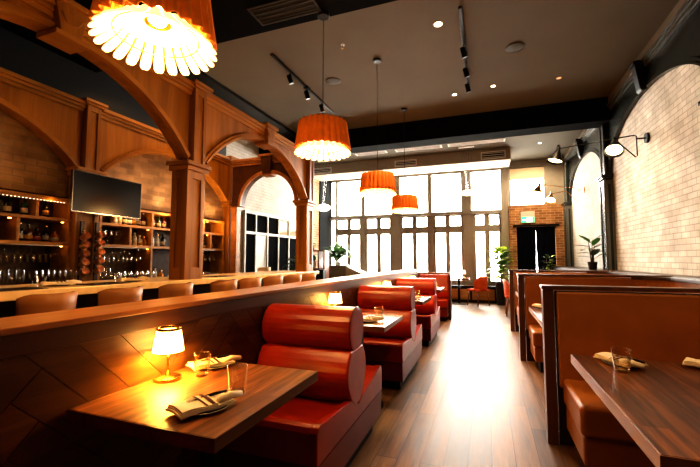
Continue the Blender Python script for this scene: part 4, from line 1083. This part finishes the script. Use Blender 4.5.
grille('air_register', 'white air register on the soffit, left end by the bar column', (-4.86, 10.70, 4.1), .34, .09, False, 'white_metal', 3, 'air registers on the soffit')
grille('air_register', 'white air register on the soffit above the fourth pendant', (-2.17, 10.70, 4.11), .32, .09, False, 'white_metal', 3, 'air registers on the soffit')
grille('air_register', 'warm-lit air register at the right end of the soffit', (.22, 10.70, 4.12), .31, .10, False, 'white_metal', 3, 'air registers on the soffit')
for i, (x0, x1) in enumerate(((-4.9, -3.75), (-3.45, -2.55), (-2.3, -1.05), (-.9, .5))):
    t = thing('slot_diffuser', 'white ceiling slot diffuser behind the dark beam, %s from the left' % ORD[i], 'vent', ((x0 + x1) / 2, 9.98, ZC), 0, 'slot diffusers behind the beam')
    L = (x1 - x0) / 2
    MB().box(-L, L, -.11, -.085, -.02, 0).box(-L, L, .085, .11, -.02, 0).box(-L, -L + .04, -.085, .085, -.02, 0).box(L - .04, L, -.085, .085, -.02, 0).box(-L + .04, L - .04, -.012, .012, -.02, 0).build('frame', 'white_metal', t)
    MB().box(-L + .04, L - .04, -.085, -.012, -.006, -.002).box(-L + .04, L - .04, .012, .085, -.006, -.002).build('slot', 'black', t)

# ------------------------------------------------------------------ wall sconces
def sconce(label, y, zc, longend, shortend, dark=True):
    mt = 'black_metal' if dark else 'brass'
    t = thing('wall_sconce', label, 'sconce', (2.234, y, zc), 0, 'swing-arm wall sconces')
    MB().tube([(0, 0, 0), (-.03, 0, 0)], .075, 20).build('wall_plate', mt, t, smooth=True, auto=40)
    MB().tube([(-.03, 0, 0), (-.14, 0, 0)], .012, 8).build('bracket', mt, t)
    L = Vector(longend) - Vector((2.234, y, zc)); S = Vector(shortend) - Vector((2.234, y, zc))
    MB().tube([L, (-.17, 0, .055), (-.14, 0, .04), (-.14, 0, -.25), (-.16, 0, -.27), (-.37, 0.01, -.02), (-.42, .01, -.005), S], .0085, 8).build('arm', mt, t, smooth=True)
    for e, nm in ((L, 'long'), (S, 'short')):
        R = Vector((.30, .12, .94) if nm == 'long' else (.22, .55, .80)).to_track_quat('Z', 'Y').to_matrix()
        h = MB().lathe([(.022, .03), (.028, .02), (.034, -.04), (.125, -.23), (.122, -.23), (.03, -.045)], c=e, seg=24, mat=R).build('lamp_shade', mt, t, smooth=True, auto=45)
        MB().lathe([(.0001, -.195), (.06, -.195), (.10, -.20)], c=e, seg=20, mat=R).build('diffuser', 'sconce_inner', h)
        MB().tube([e + Vector((0, 0, -.01)), e + Vector((0, 0, .06))], .02, 10).build('socket', mt, h)
sconce('black swing-arm sconce with two lit cone shades on the nearer brick arch', 6.48, 3.06, (1.14, 6.80, 3.10), (1.83, 6.50, 3.06))
sconce('pale swing-arm sconce with two cone shades on the farther arch', 10.3, 2.97, (1.30, 10.5, 3.20), (1.55, 10.45, 2.93), False)

# ------------------------------------------------------------------ entry: curtains, exit sign, sill cabinet, dining set
def curtain(label, x0, x1, slant):
    t = thing('curtain', label, 'curtain', (0, YF - .03, 0), 0, 'black entry curtains')
    def f(u, v):
        zz = 2.27 * v
        g = slant * (1 - v / .70) if v < .70 else 0
        xx = x0 + (x1 - x0) * u
        if slant > 0: xx = x0 + (x1 + -g - x0) * u
        else: xx = x0 - g + (x1 - x0 + g) * u
        return (xx, .016 * math.sin(u * 50), zz + .004)
    MB().grid(70, 12, f).build('cloth', 'curtain', t, smooth=True)
    MB().tube([(x0, 0, 2.262), (x1, 0, 2.262)], .012, 8).build('rod', 'black_metal', t)
curtain('left half of the black curtain in the brick entry', .87, 1.385, .045)
curtain('right half of the black curtain in the brick entry', 1.387, 1.89, -.045)
t = thing('exit_sign', 'small exit sign with green lower half above the black curtain', 'sign', (1.17, YF - .09, 2.56))
MB().box(-.19, .19, -.06, 0, -.17, .17).build('housing', 'exit_top', t, bevel=.006)
MB().box(-.18, .18, -.064, -.06, -.16, .01).build('sign_face', 'exit_green', t)
m = MB()   # running figure and arrow glyph
m.prism([(-.03, -.15), (.13, -.15), (.13, -.02), (-.03, -.02)], -.0665, -.064, 'y')
m2 = MB()
m2.lathe([(.0001, 0), (.013, 0), (.013, .002), (.0001, .002)], c=(.055, -.069, -.045), seg=12, mat=Matrix.Rotation(PI / 2, 3, 'X'))
m2.prism([(.03, -.06), (.06, -.06), (.055, -.1), (.085, -.115), (.08, -.13), (.04, -.112), (.02, -.145), (.0, -.14), (.03, -.1)], -.069, -.0666, 'y')
m3 = MB().prism([(-.15, -.085), (-.105, -.045), (-.105, -.07), (-.05, -.07), (-.05, -.1), (-.105, -.1), (-.105, -.125)], -.0665, -.064, 'y')
m.build('pictogram_field', 'exit_white', t); m2.build('running_figure', 'exit_green', t); m3.build('arrow', 'exit_white', t)
t = thing('sill_cabinet', 'low black cabinet with wood panels under the right window', 'cabinet', (0, YF - .34, 0))
MB().box(-2.6, .32, 0, .28, 0, .05).box(-2.6, .32, 0.02, .28, .05, .44).build('cabinet_body', 'black', t)
MB().box(-2.62, .34, -.02, .29, .44, .50).build('cabinet_top', 'black_metal', t, bevel=.004)
for x0 in (-2.55, -1.85, -1.15, -.45): MB().box(x0, x0 + .64, .006, .02, .08, .40).build('panel', 'walnut_sill', t, bevel=.003)

def chair(label, loc, rz):
    t = thing('dining_chair', label, 'chair', loc, rz, 'orange dining chairs')
    MB().box(-.22, .22, -.22, .22, .41, .475).build('seat', 'orange_uphol', t, bevel=.025, seg=3)
    def f(u, v):
        a = math.radians(-75 + 150 * u); e = abs(2 * u - 1)
        return (.235 * math.sin(a), .215 - .20 * (1 - math.cos(a)) * 1.0 + .03 * v, .43 + (.40 - .14 * max(0, e - .45) * 1.8) * v)
    MB().grid(18, 6, f).build('backrest', 'orange_uphol', t, smooth=True, solid=.035, bevel=.01)
    for sx in (-1, 1):
        for sy_ in (-1, 1):
            MB().tube([(sx * .17, sy_ * .17, .42), (sx * .205, sy_ * .205, 0)], [.019, .012], 8).build('leg', 'red_wood', t, smooth=True)
    return t
c0 = chair('orange upholstered chair right of the small window table', (-.26, 11.3, 0), -PI * .75)
dup(c0, (-1.36, 11.6, 0), PI * .5, 'orange upholstered chair left of the small window table')
dup(c0, (.60, 9.6, 0), PI * .5, 'orange upholstered chair beside the end of the right booths')
table('window_table', 'small pedestal table between the orange chairs by the window', (-.80, 11.6, 0), .30, .30, 'table_wood_far', 'edge_wood')
tumbler('clear tumbler on the small window table', (-.9, 11.5, .76), 'tumblers on the window table')
t = thing('table_lamp', 'small pale table lamp on the window table', 'lamp', (-.68, 11.75, .76))
MB().lathe([(.0001, 0), (.045, 0), (.045, .012), (.0001, .018)], seg=18).build('base', 'brass', t, smooth=True)
MB().tube([(0, 0, .015), (0, 0, .15)], .006, 8).build('pole', 'brass', t)
MB().lathe([(.079, .108), (.059, .228)], seg=24).build('shade', plain('pale_shade', (.9, .85, .75), .7, emis=(1, .75, .45), estr=1.0), t, smooth=True)
t = thing('dining_table', 'wooden table beside the lone orange chair past the right booths', 'table', (1.32, 9.6, 0))
MB().prism([(-.4, -.4), (.4, -.4), (.4, .4), (-.4, .4)], .72, .76, 'z').build('tabletop', 'table_wood', t, bevel=.003)
MB().tube([(0, 0, .02), (0, 0, .72)], .035, 12).build('pedestal', 'black_metal', t, smooth=True)
MB().lathe([(.0001, 0), (.22, 0), (.22, .01), (.05, .03), (.0001, .03)], seg=20).build('base', 'black_metal', t, smooth=True)

# ------------------------------------------------------------------ light
w = bpy.data.worlds.new('overcast_sky'); bpy.context.scene.world = w; w.use_nodes = True
nt = w.node_tree; nt.nodes.clear()
out = nt.nodes.new('ShaderNodeOutputWorld'); bg = nt.nodes.new('ShaderNodeBackground'); tc = nt.nodes.new('ShaderNodeTexCoord')
sx = nt.nodes.new('ShaderNodeSeparateXYZ'); rp = nt.nodes.new('ShaderNodeValToRGB')
rp.color_ramp.elements[0].position = .3; rp.color_ramp.elements[0].color = (.80, .76, .70, 1)
rp.color_ramp.elements[1].position = .9; rp.color_ramp.elements[1].color = (1, .97, .92, 1)
nt.links.new(tc.outputs['Generated'], sx.inputs['Vector']); nt.links.new(sx.outputs['Z'], rp.inputs['Fac'])
nt.links.new(rp.outputs['Color'], bg.inputs['Color']); nt.links.new(bg.outputs[0], out.inputs['Surface'])
bg.inputs['Strength'].default_value = 30.0

def area(name, loc, rot, sx_, sy_, power=0, col=(1, 1, 1), portal=False):
    l = bpy.data.lights.new(name, 'AREA'); l.shape = 'RECTANGLE'; l.size = sx_; l.size_y = sy_; l.energy = power; l.color = col
    if portal: l.cycles.is_portal = True
    o = bpy.data.objects.new(name, l); C.objects.link(o); o.location = loc; o.rotation_euler = rot; return o
area('window_portal', (-2.3, YF + .2, 2.3), (-PI / 2, 0, 0), 6.2, 3.8, portal=True)
area('window_portal', (1.2, YF + .2, 2.3), (-PI / 2, 0, 0), 1.2, 3.8, portal=True)
def point(name, loc, p, col, r=.04):
    l = bpy.data.lights.new(name, 'POINT'); l.energy = p; l.color = col; l.shadow_soft_size = r
    o = bpy.data.objects.new(name, l); C.objects.link(o); o.location = loc; return o
def spot(name, loc, p, col, ang=90, tgt=None, blend=.6, r=.04):
    l = bpy.data.lights.new(name, 'SPOT'); l.energy = p; l.color = col; l.spot_size = math.radians(ang); l.spot_blend = blend; l.shadow_soft_size = r
    o = bpy.data.objects.new(name, l); C.objects.link(o); o.location = loc
    if tgt is not None: o.rotation_euler = (Vector(tgt) - Vector(loc)).to_track_quat('-Z', 'Y').to_euler()
    return o
WARM = (1, .55, .2)
for i in range(4):
    point('lamp_light', (-1.366, 1.345 + P_ * i + (0 if i == 0 else .02),   .76 + .15), 10.0 if i == 0 else 10.0, (1, .50, .07), .03)
# downlights at their fittings; bar spots and brick uplights are added fill
for x, y in ((-.517, 4.70), (-.487, 6.90), (.17, 6.78), (1.19, 6.84)):
    spot('downlight_beam', (x, y, ZC - .02), 150, (1, .72, .42), 90)
for y in (1.2, 2.4, 3.9, 5.0): spot('bar_fill_spot', (-3.75, y, 3.9), 30, (1, .55, .2), 120, (-4.4, y, 1.5))  # added warm fill above the bar, no fitting there
for y in (2.1, 2.75): point('shelf_glow', (SX1 + .03, y, Z1 - .07), .5, (1, .45, .12), .02)
for y in (3.7, 4.3, 5.15, 5.5): point('shelf_glow', (SX1 + .06, y, Z1 - .08), 2.4, (1, .5, .15), .02)

for y, p in ((1.2, 2.), (2.1, 2.), (3.7, 7.), (4.3, 7.), (4.9, 7.), (5.4, 7.)):
    spot('brick_fill_uplight', (SX1 + .04, y, Z1 + .02), p, (1, .66, .34), 150, (XL + .1, y, 3.2), 1., .08)  # added fill washing the back brick, no lamps on the shelf tops
for i in range(4): point('pendant_light', (PX, 1.33 + 1.965 * i, (2.325, 2.33, 2.245, 2.23)[i] - .18), 24, (1, .58, .22), .12)
spot('booth_fill_beam', (.75, 1.55, ZC - .02), 130, (1, .68, .36), 75, (1.0, 2.3, 0))  # fill added over the booth from an unseen ceiling point
spot('entry_downlight_beam', (1.35, 10.6, ZC - .02), 260, (1, .78, .5), 100, (1.4, 12.3, 2.2))
# track spots aimed at the right-hand brick
for y in (5.25, 5.85, 6.4): spot('track_spot', (-.20, y + .05, ZC - .21), 25, (1, .82, .58), 60, (2.3, y + .3, 2.2), .8)
# ------------------------------------------------------------------ camera
cam = bpy.data.cameras.new('camera'); co = bpy.data.objects.new('camera', cam); C.objects.link(co)
cam.sensor_width = 36; cam.sensor_fit = 'HORIZONTAL'; cam.lens = 375 / 700 * 36; cam.clip_start = .02; cam.clip_end = 200
co.location = (0, 0, 1.3); co.rotation_euler = (math.radians(90 + 3.966), 0, math.radians(20.025))
sc = bpy.context.scene; sc.camera = co
sc.view_settings.view_transform = 'Standard'; sc.view_settings.look = 'High Contrast'; sc.view_settings.exposure = .5; sc.view_settings.gamma = 1
sc.cycles.max_bounces = 8; sc.cycles.transparent_max_bounces = 24; sc.cycles.sample_clamp_indirect = 20
sc.cycles.caustics_reflective = False; sc.cycles.caustics_refractive = False
